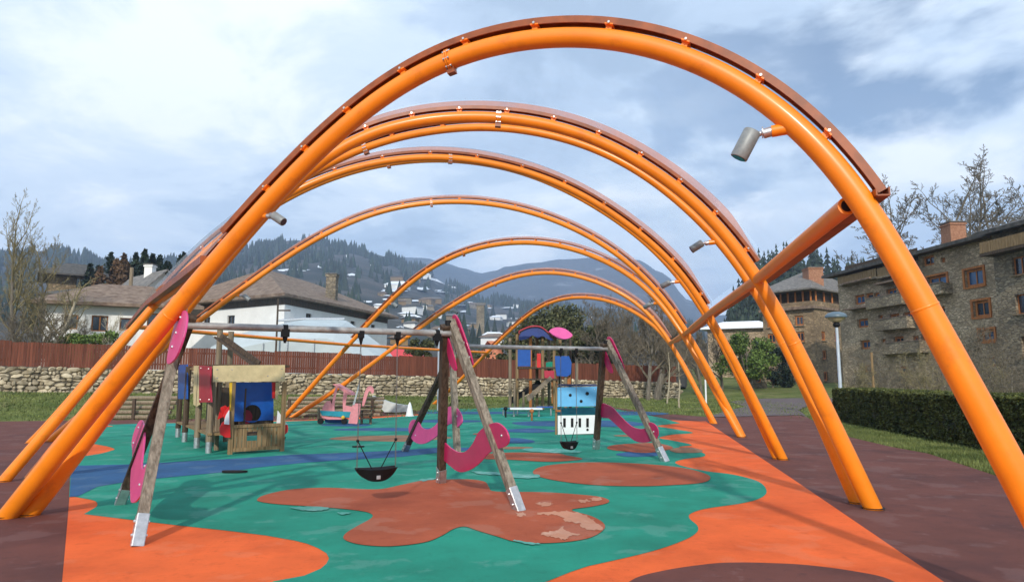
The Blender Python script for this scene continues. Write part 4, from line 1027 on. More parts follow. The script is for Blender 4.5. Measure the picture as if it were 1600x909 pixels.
# ------------------------------------------------------------------ buildings
def facade(mb, o, u, width, z0, z1, holes, depth=.22, mi=0):
    """wall in the plane through o along u, outward normal = u x z; holes (u0, u1, z0, z1) get reveals"""
    o = Vector(o); u = Vector(u).normalized(); n = u.cross(VZ).normalized()
    us = sorted({0, width, *[h[0] for h in holes], *[h[1] for h in holes]}); zs = sorted({z0, z1, *[h[2] for h in holes], *[h[3] for h in holes]})
    us = [a for a in us if 0 <= a <= width]; zs = [a for a in zs if z0 <= a <= z1]
    P = lambda a, z, d=0: Vector((o.x, o.y, 0))+u*a+VZ*z-n*d
    for a, b in zip(us, us[1:]):
        for c_, d_ in zip(zs, zs[1:]):
            ma, mz_ = (a+b)/2, (c_+d_)/2
            if any(h[0] < ma < h[1] and h[2] < mz_ < h[3] for h in holes): continue
            mb.add([P(a, c_), P(b, c_), P(b, d_), P(a, d_)], [(0, 1, 2, 3)], mi)
    for a, b, c_, d_ in holes:
        for p, q in (((a, c_), (b, c_)), ((b, c_), (b, d_)), ((b, d_), (a, d_)), ((a, d_), (a, c_))):
            mb.add([P(*p), P(*q), P(*q, depth), P(*p, depth)], [(0, 1, 2, 3)], mi)
    return P, n
def window(t, P, n, u, h, m='frame_o', glass='glass', fr=.09, sill=None, depth=.22, mull=1):
    a, b, c_, d_ = h; mb = MB(); dd = depth-.06
    def bar(a0, a1, z0, z1, dp, th=.05):
        mb.frame(P((a0+a1)/2, (z0+z1)/2, dp), u, n, VZ, (a1-a0)/2, th/2, (z1-z0)/2)
    # surround proud of the wall and casement inside
    bar(a-.0, a+fr, c_, d_, dd); bar(b-fr, b, c_, d_, dd); bar(a+fr, b-fr, d_-fr, d_, dd); bar(a+fr, b-fr, c_, c_+fr, dd)
    for k in range(mull):
        q = a+(b-a)*(k+1)/(mull+1); bar(q-.04, q+.04, c_+fr, d_-fr, dd+.003, .04)
    w_ = mb.build('window', M[m], t)
    mb = MB(); mb.frame(P((a+b)/2, (c_+d_)/2, depth-.01), u, n, VZ, (b-a)/2-.01, .006, (d_-c_)/2-.01); mb.build('pane', M[glass], w_)
    if sill:
        mb = MB(); mb.frame(P((a+b)/2, c_-.05, -.04), u, n, VZ, (b-a)/2+.10, .14, .045); mb.build('sill', M[sill], w_)
    return w_
def roof_slab(t, corners, peak, m, over=.7, th=.22, name='roof', fascia='wood_dark'):
    """hip roof over a quad: eave corners (with z) and two ridge points"""
    C_ = [Vector(c_) for c_ in corners]; ctr = sum(C_, Vector())/4
    E_ = [c_+(Vector((c_.x-ctr.x, c_.y-ctr.y, 0)).normalized()*over*1.35) for c_ in C_]
    R_ = [Vector(p) for p in peak]; mb = MB()
    v = E_+[e-VZ*th for e in E_]+R_
    f = [(0, 1, 9, 8) if len(R_) == 2 else (0, 1, 8), (1, 2, 9) if len(R_) == 2 else (1, 2, 8), (2, 3, 8, 9) if len(R_) == 2 else (2, 3, 8), (3, 0, 8)]
    f += [(0, 4, 5, 1), (1, 5, 6, 2), (2, 6, 7, 3), (3, 7, 4, 0), (7, 6, 5, 4)]
    mb.add(v, f); return mb.build(name, M[m], t)
def chimney(rf, p, w_, h, m, cap='tilegrey', name='chimney'):
    p = Vector(p); mb = MB(); mb.box(p.x-w_/2, p.x+w_/2, p.y-w_/2, p.y+w_/2, p.z-1.0, p.z+h); 
    mb.box(p.x-w_/2-.08, p.x+w_/2+.08, p.y-w_/2-.08, p.y+w_/2+.08, p.z+h-.22, p.z+h-.08)
    c_ = mb.build(name, M[m], rf)
    mb = MB(); mb.box(p.x-w_/2-.10, p.x+w_/2+.10, p.y-w_/2-.10, p.y+w_/2+.10, p.z+h+.002, p.z+h+.09); mb.build('cap', M[cap], c_)

# white building behind the fence, seen at its near corner
def white_building():
    C0 = atd(440, 590, 56); A_ = atd(262, 590, 64); B_ = atd(603, 590, 76); zE = 8.5
    D_ = A_+B_-C0
    t = thing('white_building', 'big white rendered building with a weathered brown hip roof behind the tent', 'building', (C0.x, C0.y, 0))
    mb = MB()
    uL = (C0-A_); wL = uL.length; uL.normalize(); uR = (B_-C0); wR = uR.length; uR.normalize()
    hL = [(1.0, 2.1, 6.1, 7.2), (4.8, 5.8, 6.0, 7.1), (8.2, 9.2, 6.0, 7.1), (3.0, 4.0, 3.0, 4.3)]
    hR = [(3.4, 4.4, 6.3, 7.3), (7.6, 8.6, 6.3, 7.3), (11.8, 12.8, 6.3, 7.3), (16.5, 17.5, 6.3, 7.3), (wR-4.0, wR-2.6, 3.9, 5.2), (wR-2.0, wR-.9, 1.2, 2.0)]
    PL, nL = facade(mb, A_, uL, wL, -.5, zE, hL); PR, nR = facade(mb, C0, uR, wR, -.5, zE, hR)
    facade(mb, B_, (D_-B_), wL, -.5, zE, []); facade(mb, D_, (A_-D_), wR, -.5, zE, [])
    mb.build('wall', M['whitewall'], t)
    for h in hL: window(t, PL, nL, uL, h, 'wood_dark', 'glass', .07)
    for h in hR: window(t, PR, nR, uR, h, 'wood_dark', 'glass', .07)
    z_ = lambda p, z: (p.x, p.y, z)
    m1_ = (C0+A_)/2+(B_-C0)*.28; m2_ = (C0+A_)/2+(B_-C0)*.74
    rf = roof_slab(t, [z_(C0, zE), z_(B_, zE), z_(D_, zE), z_(A_, zE)], [z_(m1_, 12.2), z_(m2_, 12.0)], 'tilebrown', over=1.0)
    chimney(rf, (C0.x+uR.x*9.2-1.0, C0.y+uR.y*9.2+1.2, 9.8), .95, 1.9, 'stoneL')
    # dark boarded band under the eave
    mb = MB()
    mb.frame(PL(wL/2, zE-.45, -.03), uL, nL, VZ, wL/2, .03, .35); mb.frame(PR(wR/2, zE-.45, -.03), uR, nR, VZ, wR/2, .03, .35)
    mb.build('eave_boards', M['wood_dark'], t)
white_building()
# tent
def tent():
    d = 50.0; a = atd(352, 590, d+3); b = atd(604, 590, d); t = thing('tent', 'pale grey event tent with a low pitched roof in front of the white building', 'tent', ((a.x+b.x)/2, d, 0))
    ze = 3.75; zp = 6.2; x0, x1 = a.x, b.x; y0, y1 = d-1, d+9; xm0, xm1 = atd(452, 590, d).x, atd(520, 590, d).x
    mb = MB(); n = 14
    v = []
    def zr(x):
        if x < xm0: f = (x-x0)/(xm0-x0); return ze+.95+(zp-ze-.95)*(f**.75)
        if x > xm1: f = (x1-x)/(x1-xm1); return ze-.5+(zp-ze+.5)*(f**.85)
        return zp
    xs_ = [x0+(x1-x0)*i/28 for i in range(29)]
    for x in xs_:
        z = zr(x); s_ = .0
        v += [(x, y0, z-1.7+.0), (x, y0+1.2, z-.75), (x, y0+4, z), (x, y1, z-1.6), (x, y0, -.3), (x, y1, -.3)]
    f = []
    for i in range(28):
        a_, b_ = i*6, i*6+6
        for p, q in ((0, 1), (1, 2), (2, 3)): f.append((a_+p, b_+p, b_+q, a_+q))
        f.append((a_+4, b_+4, b_+0, a_+0)); f.append((a_+3, b_+3, b_+5, a_+5))
    f += [(4, 0, 1, 2, 3, 5), (28*6+5, 28*6+3, 28*6+2, 28*6+1, 28*6, 28*6+4)]
    mb.add(v, f); mb.build('canvas', M['tent'], t)
    mb = MB(); mb.tube([(xm0-2, y0+3.9, zp-.10), (xm0, y0+4, zp+.05), (xm1, y0+4, zp+.05)], .09, 6); mb.build('ridge_pole', M['steel'], t)
    for px in (372, 408, 446, 488, 560):
        x = atd(px, 590, d-1.2).x; mb = MB(); mb.tube([(x, y0-.12, 0), (x, y0-.12, zr(x)-1.72)], .05, 6); mb.build('pole', M['steel'], t)
tent()
def simple_house(name, label, cat, px0, px1, d0, d1, deep, zE, zR, wallm, roofm, wins, over=.7, group=None, z0=-.5, ridge_in=.0, winm='frame_o', chim=None, gable=False, glass='glass'):
    a = atd(px0, 590, d0); b = atd(px1, 590, d1); u = (b-a); u.z = 0; W_ = u.length; u.normalize(); n = u.cross(VZ)
    a = Vector((a.x, a.y, 0)); b = Vector((b.x, b.y, 0)); c_ = b-n*deep; d_ = a-n*deep
    t = thing(name, label, cat, (a+b)/2, 0, group); mb = MB()
    P, nn_ = facade(mb, a, u, W_, z0, zE, wins); facade(mb, b, c_-b, deep, z0, zE, []); facade(mb, c_, d_-c_, W_, z0, zE, []); facade(mb, d_, a-d_, deep, z0, zE, [])
    z_ = lambda p, z: (p.x, p.y, z)
    if gable:      # ridge runs away from the viewer, gable triangle in the front wall
        m0, m1_ = (a+b)/2, (c_+d_)/2
        mb.add([z_(a, zE), z_(b, zE), z_(m0, zR)], [(0, 1, 2)]); mb.add([z_(c_, zE), z_(d_, zE), z_(m1_, zR)], [(0, 1, 2)])
    mb.build('wall', M[wallm], t)
    for h in wins: window(t, P, nn_, u, h, winm, glass, .08, sill=None, mull=1 if h[1]-h[0] > .9 else 0)
    if gable:
        mb = MB(); o_ = over
        for sg, p, q in ((-1, a, d_), (1, b, c_)):
            s0 = Vector(z_(p, zE))+u*sg*o_-VZ*o_*(zR-zE)/(W_/2)+n*o_; s1 = Vector(z_(q, zE))+u*sg*o_-VZ*o_*(zR-zE)/(W_/2)-n*o_
            r0 = Vector(z_(m0, zR))+n*o_; r1 = Vector(z_(m1_, zR))-n*o_
            v = [s0, s1, r1, r0]; v = [p_+VZ*.16 for p_ in v]+[p_+VZ*.0 for p_ in v]
            mb.add(v, [(0, 1, 2, 3) if sg < 0 else (3, 2, 1, 0), (7, 6, 5, 4) if sg < 0 else (4, 5, 6, 7), (0, 4, 5, 1), (1, 5, 6, 2), (2, 6, 7, 3), (3, 7, 4, 0)])
        rf = mb.build('roof', M[roofm], t)
    else:
        i_ = ridge_in; r0 = (a+d_)/2+u*(deep*.5*i_ if i_ else 0); r1 = (b+c_)/2-u*(deep*.5*i_ if i_ else 0)
        rf = roof_slab(t, [z_(a, zE), z_(b, zE), z_(c_, zE), z_(d_, zE)], [z_(r0, zR), z_(r1, zR)], roofm, over=over)
    if chim: 
        for cx, cz, cw, ch, cm in chim:
            q = a+u*(W_*cx)-n*deep*.45; chimney(rf, (q.x, q.y, cz), cw, ch, cm)
    return t
# left: white farmhouse with brown tiled roof, gabled house above it, further roofs on the slope
simple_house('farmhouse', 'long white house with a mossy brown tiled roof behind the fence at left', 'house', 62, 292, 46, 50, 9, 6.85, 8.75, 'whitewall', 'tilebrown',
             [(1.1, 1.9, 5.0, 6.0), (2.7, 3.7, 4.9, 6.0), (4.4, 5.2, 5.0, 5.9), (6.1, 7.3, 5.0, 6.3), (7.9, 8.7, 5.2, 6.2)], over=.9, ridge_in=.6)
simple_house('gabled_house', 'small gabled white house with a white chimney above the farmhouse roof', 'house', 200, 286, 66, 70, 7, 9.6, 12.3, 'whitewall', 'tilegrey',
             [(1.0, 1.9, 7.2, 8.4), (2.8, 3.8, 8.2, 9.2), (4.2, 5.0, 8.4, 9.3)], over=1.0, gable=True, chim=[(.50, 12.2, .8, 1.1, 'whitewall')], winm='wood_dark')
simple_house('mountain_house', 'dark roofed house high on the slope behind the bare trees at far left', 'house', 62, 150, 100, 104, 9, 17.0, 19.4, 'stoneA', 'slatedark',
             [(3.5, 4.6, 15.2, 16.6), (6.5, 7.6, 15.2, 16.6), (8.5, 9.3, 15.2, 16.6)], over=1.6, ridge_in=.5, winm='wood_dark')
simple_house('mountain_house', 'lower grey roofed house between the farmhouse and the conifers at left', 'house', 70, 160, 78, 80, 7, 11.2, 12.4, 'stoneL', 'slatedark',
             [(2, 3, 9.3, 10.5), (4.5, 5.4, 9.3, 10.5)], over=1.4, ridge_in=.5, winm='frame_o')
# ---- right: tan stone block with balconies under a brown roof
def stone_block_A():
    A_ = atd(1196, 590, 92); C0 = atd(1278, 590, 86); B_ = atd(1362, 590, 96)
    zE = 10.4; t = thing('stone_apartments', 'tan stone apartment block with a wide brown roof, farther of the two', 'building', (C0.x, C0.y, 0)); mb = MB()
    uL = Vector((C0.x-A_.x, C0.y-A_.y, 0)); wL = uL.length; uL.normalize(); uR = Vector((B_.x-C0.x, B_.y-C0.y, 0)); wR = uR.length; uR.normalize()
    hL = []; 
    for z in (1.9, 4.4, 6.9, 9.0):
        for a in (.6, 2.6, 4.7): hL.append((a, a+1.2, z-.65, z+.65))
    hR = []
    for z in (1.9, 4.6, 7.0):
        for a in (1.6, 5.2, 8.4): hR.append((a, a+1.1, z-.6, z+.6))
    hL = [h for h in hL if h[1] < wL-.3]; hR = [h for h in hR if h[1] < wR-.3]
    D_ = A_+B_-C0
    PL, nL = facade(mb, A_, uL, wL, -.5, zE, hL); PR, nR = facade(mb, C0, uR, wR, -.5, zE, hR); facade(mb, B_, D_-B_, wL, -.5, zE, []); facade(mb, D_, A_-D_, wR, -.5, zE, [])
    mb.build('wall', M['stoneA'], t)
    for h in hL: window(t, PL, nL, uL, h, sill='stoneL', fr=.2)
    for h in hR: window(t, PR, nR, uR, h, sill='stoneL', fr=.2)
    # ledge, set back attic storey and roof
    ctr = (A_+B_)/2
    def ring(s_, z): return [Vector((ctr.x+(p.x-ctr.x)*s_, ctr.y+(p.y-ctr.y)*s_, z)) for p in (C0, B_, D_, A_)]
    def slab(name, s_, za, zb, m, pr_=t):
        mb = MB(); mb.add(ring(s_, za)+ring(s_, zb), [(3, 2, 1, 0), (4, 5, 6, 7), (0, 1, 5, 4), (1, 2, 6, 5), (2, 3, 7, 6), (3, 0, 4, 7)]); return mb.build(name, M[m], pr_)
    slab('ledge', 1.07, zE+.002, zE+.35, 'tilebrown'); slab('parapet', 1.02, zE+.352, zE+1.0, 'stoneA')
    at_ = slab('attic', .84, zE+.36, zE+2.55, 'wood_dark')
    for i in range(7):
        for (p, u_, w_, nn_) in ((A_, uL, wL, nL), (C0, uR, wR, nR)):
            q = Vector((p.x, p.y, 0))+u_*(w_*(i+.5)/7)-nn_*.25; mb = MB(); mb.box(q.x-.09, q.x+.09, q.y-.09, q.y+.09, zE+1.0, zE+2.6); mb.build('post', M['frame_o'], t)
    rr = ring(1.13, zE+2.6); rf = roof_slab(t, rr, [ctr+VZ*(zE+4.2)-uR*2.0, ctr+VZ*(zE+4.2)+uR*2.0], 'tilegrey', over=.2)
    q = atd(1279, 590, 89); chimney(rf, (q.x, q.y, zE+3.6), 1.9, 2.0, 'brickch')
stone_block_A()
# ---- right: long grey slate apartment block
def stone_block_B():
    N0 = atd(1586, 590, 50.5); F0 = atd(1318, 590, 72); u = Vector((N0.x-F0.x, N0.y-F0.y, 0)); W_ = u.length; u.normalize(); F0 = Vector((F0.x, F0.y, 0)); N0 = Vector((N0.x, N0.y, 0))
    n = u.cross(VZ); t = thing('stone_apartments', 'long grey slate apartment block with orange framed windows and wooden balconies at right', 'building', (F0+N0)/2)
    zE = 12.75; deep = 10
    def upos(px):      # distance along the wall seen at this photo column
        d = ray(px, 590); e = Vector((d.x, d.y, 0)); k = (F0.x*u.y-F0.y*u.x)/(e.x*u.y-e.y*u.x); q = e*k; return (q-F0).dot(u)
    def zpos(px, py):
        d = ray(px, py); e = Vector((d.x, d.y, 0)); k = (F0.x*u.y-F0.y*u.x)/(e.x*u.y-e.y*u.x); return EYE+d.z*k
    spec = [(1521, 1551, 417, 445, 1), (1461, 1492, 428, 452, 2), (1530, 1556, 468, 494, 1), (1537, 1560, 514, 533, 1), (1455, 1474, 396, 412, 2), (1484, 1492, 399, 407, 0),
            (1343, 1359, 459, 474, 1), (1360, 1373, 456, 472, 0), (1374, 1383, 455, 468, 0), (1394, 1410, 449, 466, 1), (1416, 1430, 446, 462, 1),
            (1345, 1362, 497, 511, 1), (1379, 1386, 491, 504, 0), (1396, 1412, 489, 505, 1), (1418, 1434, 486, 503, 1), (1348, 1363, 531, 545, 1), (1381, 1388, 529, 539, 0), (1400, 1416, 525, 541, 1), (1444, 1456, 522, 538, 1), (1430, 1440, 524, 540, 1),
            (1465, 1485, 478, 496, 1), (1470, 1488, 520, 536, 1), (1350, 1362, 570, 582, 0), (1405, 1417, 572, 584, 0), (1500, 1514, 556, 570, 0), (1545, 1558, 556, 572, 0)]
    holes = []
    for a, b, c_, d_, k in spec:
        m_ = (a+b)/2; holes.append((max(.1, upos(a)), min(W_-.1, upos(b)), zpos(m_, d_), zpos(m_, c_)))
    mb = MB(); P, nn_ = facade(mb, F0, u, W_, -.5, zE, holes, depth=.28)
    NB = N0-n*deep; FB = F0-n*deep
    facade(mb, N0, NB-N0, deep, -.5, zE, []); facade(mb, FB, F0-FB, deep, -.5, zE, []); facade(mb, NB, FB-NB, W_, -.5, zE, [])
    mb.build('wall', M['stoneB'], t)
    for h, sp_ in zip(holes, spec): window(t, P, nn_, u, h, 'frame_o', 'glassblue' if rnd.random() < .45 else 'glass', .19, depth=.28, mull=min(sp_[4], 1))
    # proud orange surrounds of the larger windows
    for h, sp_ in list(zip(holes, spec))[:4]:
        a, b, c_, d_ = h; mb = MB()
        for (x0_, x1_, z0_, z1_) in ((a-.2, a-.003, c_-.12, d_+.16), (b+.003, b+.2, c_-.12, d_+.16), (a-.003, b+.003, d_+.003, d_+.16), (a-.003, b+.003, c_-.14, c_-.003)):
            mb.frame(P((x0_+x1_)/2, (z0_+z1_)/2, -.04), u, n, VZ, (x1_-x0_)/2, .04, (z1_-z0_)/2)
        mb.build('window_surround', M['frame_o'], t)
    # roof: dark slab on slope
    o = F0+VZ*zE; mb = MB()
    v = [F0-u*1.2+n*1.1+VZ*(zE-.15), N0+u*1.0+n*1.1+VZ*(zE-.15), NB+u*1.0+VZ*(zE+2.4), FB-u*1.2+VZ*(zE+2.4)]
    mb.add(v+[p-VZ*.30 for p in v], [(0, 1, 2, 3), (7, 6, 5, 4), (0, 4, 5, 1), (1, 5, 6, 2), (2, 6, 7, 3), (3, 7, 4, 0)]); rf = mb.build('roof', M['slatedark'], t)
    mb = MB(); mb.frame(P(W_/2, zE-.42, -.6), u, n, VZ, W_/2+.9, .5, .035); mb.build('soffit', M['wood_dark'], t)
    q = P(upos(1464), 0, 2.6); chimney(rf, (q.x, q.y, zE+.6), 1.35, 1.75, 'brickch')
    # attic band of timber boards at the far half
    for a, b, c_, d_, m in ((1330, 1392, 424, 436, 'frame_o'), (1394, 1450, 410, 424, 'frame_o')):
        x0_, x1_ = upos(a), upos(b); zt, zb = zpos((a+b)/2, c_), zpos((a+b)/2, d_)
        bal = None; mb = MB(); nb = 18
        for k in range(nb):
            mb.frame(P(x0_+(x1_-x0_)*(k+.5)/nb, (zt+zb)/2, -.75), u, n, VZ, (x1_-x0_)/nb*.45, .03, (zt-zb)/2)
        bal = mb.build('balcony', M['wood_tan'], t)
        mb = MB(); mb.frame(P((x0_+x1_)/2, zb-.10, -.42), u, n, VZ, (x1_-x0_)/2+.1, .42, .09); mb.build('floor_slab', M['stoneL'], bal)
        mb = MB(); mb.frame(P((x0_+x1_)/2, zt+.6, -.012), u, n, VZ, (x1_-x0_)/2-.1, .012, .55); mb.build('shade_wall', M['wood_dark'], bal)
    # stone balconies
    for a, b, py, hh in ((1376, 1434, 478, .85), (1386, 1440, 514, .85), (1386, 1458, 552, .85), (1338, 1380, 481, .25), (1338, 1384, 438, .3), (1462, 1500, 460, .75), (1392, 1445, 438, .25)):
        x0_, x1_ = upos(a), upos(b); zb = zpos((a+b)/2, py); mb = MB()
        mb.frame(P((x0_+x1_)/2, zb+.08, -.52), u, n, VZ, (x1_-x0_)/2, .5, .08)
        if hh > .5:
            mb.frame(P((x0_+x1_)/2, zb+.163+hh/2, -.93), u, n, VZ, (x1_-x0_)/2, .09, hh/2)
            for xe in (x0_+.08, x1_-.08): mb.frame(P(xe, zb+.163+hh/2, -.44), u, n, VZ, .08, .39, hh/2)
        bal = mb.build('balcony', M['stoneL' if hh > .5 else 'tilebrown'], t)
        if hh > .5:
            mb = MB(); mb.frame(P((x0_+x1_)/2, zb+.165+hh+.04, -.93), u, n, VZ, (x1_-x0_)/2+.04, .13, .035); mb.build('rail_cap', M['tilebrown'], bal)
    mb = MB(); p = P(W_-.3, 0, -.10); mb.tube([p+VZ*0, p+VZ*(zE-.8)], .06, 8); mb.build('drainpipe', M['steel'], t)
    mb = MB(); p = P(upos(1583)-.1, 0, -.32); mb.tube([p+VZ*0, p+VZ*7.6], .075, 8); mb.build('timber_pole', M['wood_tan'], t)
    # near wing of lighter stone, one step forward
    t2 = thing('stone_house', 'lighter stone wing with a wooden balcony at the right edge of the view', 'building', N0+n*1.0)
    o2 = N0+n*.9+u*.02; W2 = 13.0; hl = [(1.6, 2.9, 9.0, 10.3), (1.6, 2.9, 6.2, 7.6), (1.8, 2.9, 3.2, 4.6), (5, 6.2, 9.0, 10.3), (5, 6.2, 6.2, 7.6), (9, 10.2, 6.2, 7.6)]
    mb = MB(); P2, n2_ = facade(mb, o2, u, W2, -.5, 12.4, hl, depth=.28); facade(mb, o2-n*8, n*1.0, 8, -.5, 12.4, []); facade(mb, o2+u*W2, n*-1.0, 8, -.5, 12.4, []); mb.build('wall', M['stoneL'], t2)
    for h in hl: window(t2, P2, n2_, u, h, sill='stoneA', depth=.28)
    mb = MB(); v = [o2-u*.4+n*1.2+VZ*12.5, o2+u*(W2+.8)+n*1.2+VZ*12.5, o2+u*(W2+.8)-n*8.5+VZ*15.4, o2-u*.4-n*8.5+VZ*15.4]
    mb.add(v+[p-VZ*.30 for p in v], [(0, 1, 2, 3), (7, 6, 5, 4), (0, 4, 5, 1), (1, 5, 6, 2), (2, 6, 7, 3), (3, 7, 4, 0)]); mb.build('roof', M['slatedark'], t2)
    mb = MB(); mb.frame(P2(2.6, 10.75, -.55), u, n, VZ, 2.6, .55, .10); bal = mb.build('balcony', M['wood_dark'], t2)
    mb = MB()
    for k in range(20): mb.frame(P2(.05+5.1*(k+.5)/20, 11.28, -1.07), u, n, VZ, .115, .02, .4)
    mb.build('board_rail', M['wood_tan'], bal)
stone_block_B()
simple_house('stone_house', 'low stone house with a snowy white roof behind the green tree', 'house', 1108, 1204, 110, 106, 9, 9.6, 10.9, 'stoneB', 'snowroof', [(1.5, 2.6, 6.6, 7.8), (4.2, 5.2, 6.6, 7.8), (6.8, 7.8, 6.6, 7.8), (2.5, 3.5, 3.4, 4.6)], over=1.0, ridge_in=.4)
simple_house('shed', 'small pale wooden shed below the green tree', 'shed', 1176, 1198, 74, 74, 2.5, 2.7, 3.2, 'stoneL', 'tilegrey', [(.4, .9, 1.2, 1.8)], over=.2, ridge_in=.3, z0=0)
simple_house('roadside_house', 'small house with a bright orange tiled roof just beyond the fence', 'house', 742, 790, 96, 96, 6, 4.2, 7.0, 'whitewall', 'tileorange', [(1.0, 1.8, 2.4, 3.4)], over=.5, ridge_in=.9)
simple_house('roadside_house', 'low house with a deep red roof just beyond the fence', 'house', 598, 660, 100, 100, 6, 4.6, 6.2, 'brickch', 'red', [(1.0, 1.8, 2.6, 3.6)], over=.4, ridge_in=.5)

# ------------------------------------------------------------------ village on the far slope
r = random.Random(41)
def village_house(px, rr, w_, h, roofm, wallm='whitewall', label=None, deep=None, group='tiny houses on the far slope', tall=None):
    p = hill_pt(px, rr, -.5); rz = r.uniform(-.5, .5); deep = deep or w_*.7; c_, s_ = math.cos(rz), math.sin(rz); U = Vector((c_, s_, 0)); V = Vector((-s_, c_, 0))
    t = thing('village_house', label or 'tiny pale house on the far hillside', 'house', p, 0, group)
    mb = MB(); mb.frame(p+VZ*(h/2), U, V, VZ, w_/2, deep/2, h/2+.3)
    mb.build('wall', M[wallm], t)
    mb = MB(); o_ = .8; zt = h+.3; rh = w_*.18
    v = [p+U*(a*(w_/2+o_))+V*(b*(deep/2+o_))+VZ*zt for a, b in ((-1, -1), (1, -1), (1, 1), (-1, 1))]+[p-U*(w_*.3)+VZ*(zt+rh), p+U*(w_*.3)+VZ*(zt+rh)]
    mb.add(v, [(0, 1, 5, 4), (1, 2, 5), (2, 3, 4, 5), (3, 0, 4), (3, 2, 1, 0)]); mb.build('roof', M[roofm], t)
def slope_r(px, py):      # distance at which the hillside is seen at this photo point
    d = ray(px, py); el = d.z/math.hypot(d.x, d.y); prev = 90
    for k in range(90, 1490, 6):
        q = hill_pt(px, k)
        if (q.z-EYE)/math.hypot(q.x, q.y) >= el: return k
    return 1480
for i, (px, py, w_, h, rm, lab) in enumerate([(618, 452, 26, 5, 'snowroof', 'large low building with a bright snowy roof on the slope right of the chimney'), (775, 500, 13, 3, 'snowroof', 'flat white roofed building low on the slope beside the tan upright block'),
        (632, 497, 13, 5, 'snowroof', 'white building on the slope between the two left arches'), (660, 436, 14, 5, 'snowroof', 'white house under the left arch high on the slope')]):
    rr = slope_r(px, py); village_house(px, rr, w_*.62*rr/500, h*.62*rr/500, rm, label=lab, group='larger snow roofed buildings on the slope')
for i in range(64):
    px = r.uniform(585, 960); py = r.uniform(432, 545) if px < 820 else r.uniform(435, 480); rr = slope_r(px, py)
    if rr > 1400: continue
    s_ = r.uniform(5, 10)*(rr/500)**.5
    village_house(px, rr, s_*1.2, s_*.5, r.choice(['snowroof', 'tilegrey', 'tilebrown', 'slatedark', 'tilegrey']), r.choice(['whitewall', 'stoneL', 'stoneA', 'wood_tan']), None)
# tan tower like block on the slope
rr = slope_r(750, 535); p = hill_pt(750, rr, -1); k = rr/F
t = thing('tan_block', 'slim tan upright block on the far slope above the middle swing frame', 'tower', p)
mb = MB(); mb.box(p.x-6*k, p.x+6*k, p.y, p.y+8*k, p.z, p.z+62*k); mb.box(p.x-16*k, p.x-6.01*k, p.y+1*k, p.y+7*k, p.z, p.z+14*k); mb.box(p.x+6.01*k, p.x+14*k, p.y+1*k, p.y+7*k, p.z, p.z+10*k); mb.build('wall', M['stoneL'], t)
mb = MB(); mb.box(p.x-8*k, p.x+8*k, p.y-1*k, p.y+9*k, p.z+62.05*k, p.z+66*k); mb.build('roof', M['tilegrey'], t)
# snow lying in fields and clearings
mb = MB(); r = random.Random(9)
def snow_patch(px, py, wpx, hpx):
    n = 12; v = []
    for i in range(n):
        a = 2*math.pi*i/n; x = px+wpx*.5*math.cos(a)*r.uniform(.7, 1.15); y = py+hpx*.5*math.sin(a)*r.uniform(.5, 1.2)
        v.append(hill_pt(x, slope_r(x, y), 1.2))
    c_ = sum(v, Vector())/n+VZ*.5; mb.add(v+[c_], [(i, (i+1) % n, n) for i in range(n)])
for px, py, w_, h in ((312, 411, 28, 5), (335, 414, 18, 4), (452, 424, 55, 5), (494, 418, 9, 6), (522, 430, 20, 6), (545, 431, 16, 5), (612, 456, 46, 6), (672, 437, 44, 3), (700, 441, 18, 4), (735, 448, 26, 4), (660, 452, 20, 6), (648, 472, 30, 3), (730, 478, 60, 3), (800, 482, 40, 3), (775, 451, 14, 4), (690, 458, 26, 2), (640, 480, 18, 3), (800, 460, 16, 3), (600, 470, 14, 3), (820, 470, 30, 2.5), (850, 452, 12, 3), (480, 406, 5, 10), (500, 398, 3, 14), (536, 404, 3, 12), (575, 412, 4, 12)):
    snow_patch(px, py, w_, h)
for i in range(30): snow_patch(r.uniform(570, 940), r.uniform(432, 520), r.uniform(6, 20), r.uniform(1.2, 3))
tag(mb.build('snow', M['snow']), kind='structure')
# forest on the mountain
mb = MB(); r = random.Random(77)
for i in range(5200):
    px = r.uniform(-150, 1120); rr = 1500-abs(r.gauss(0, 1))*230 if r.random() < .7 else r.uniform(250, 1500)
    if rr < 200: continue
    if 560 < px and rr < 1250 and r.random() < .55: continue
    if noise.noise(Vector((px*.03, rr*.004, 5))) < -.12: continue
    p = hill_pt(px, rr, -1); h = r.uniform(11, 21)*(.6 if rr < 600 else 1)
    b = len(mb.v); rad = h*r.uniform(.2, .28)
    for a in range(5): an = a*1.2566+i; mb.v.append((p.x+math.cos(an)*rad, p.y+math.sin(an)*rad, p.z))
    mb.v.append((p.x, p.y, p.z+h))
    for a in range(5): mb.f.append((b+a, b+(a+1) % 5, b+5)); mb.m.append(0)
tag(mb.build('forest', M['conifer']), 'distant conifer forest covering the mountain ridge', 'forest', kind='stuff')
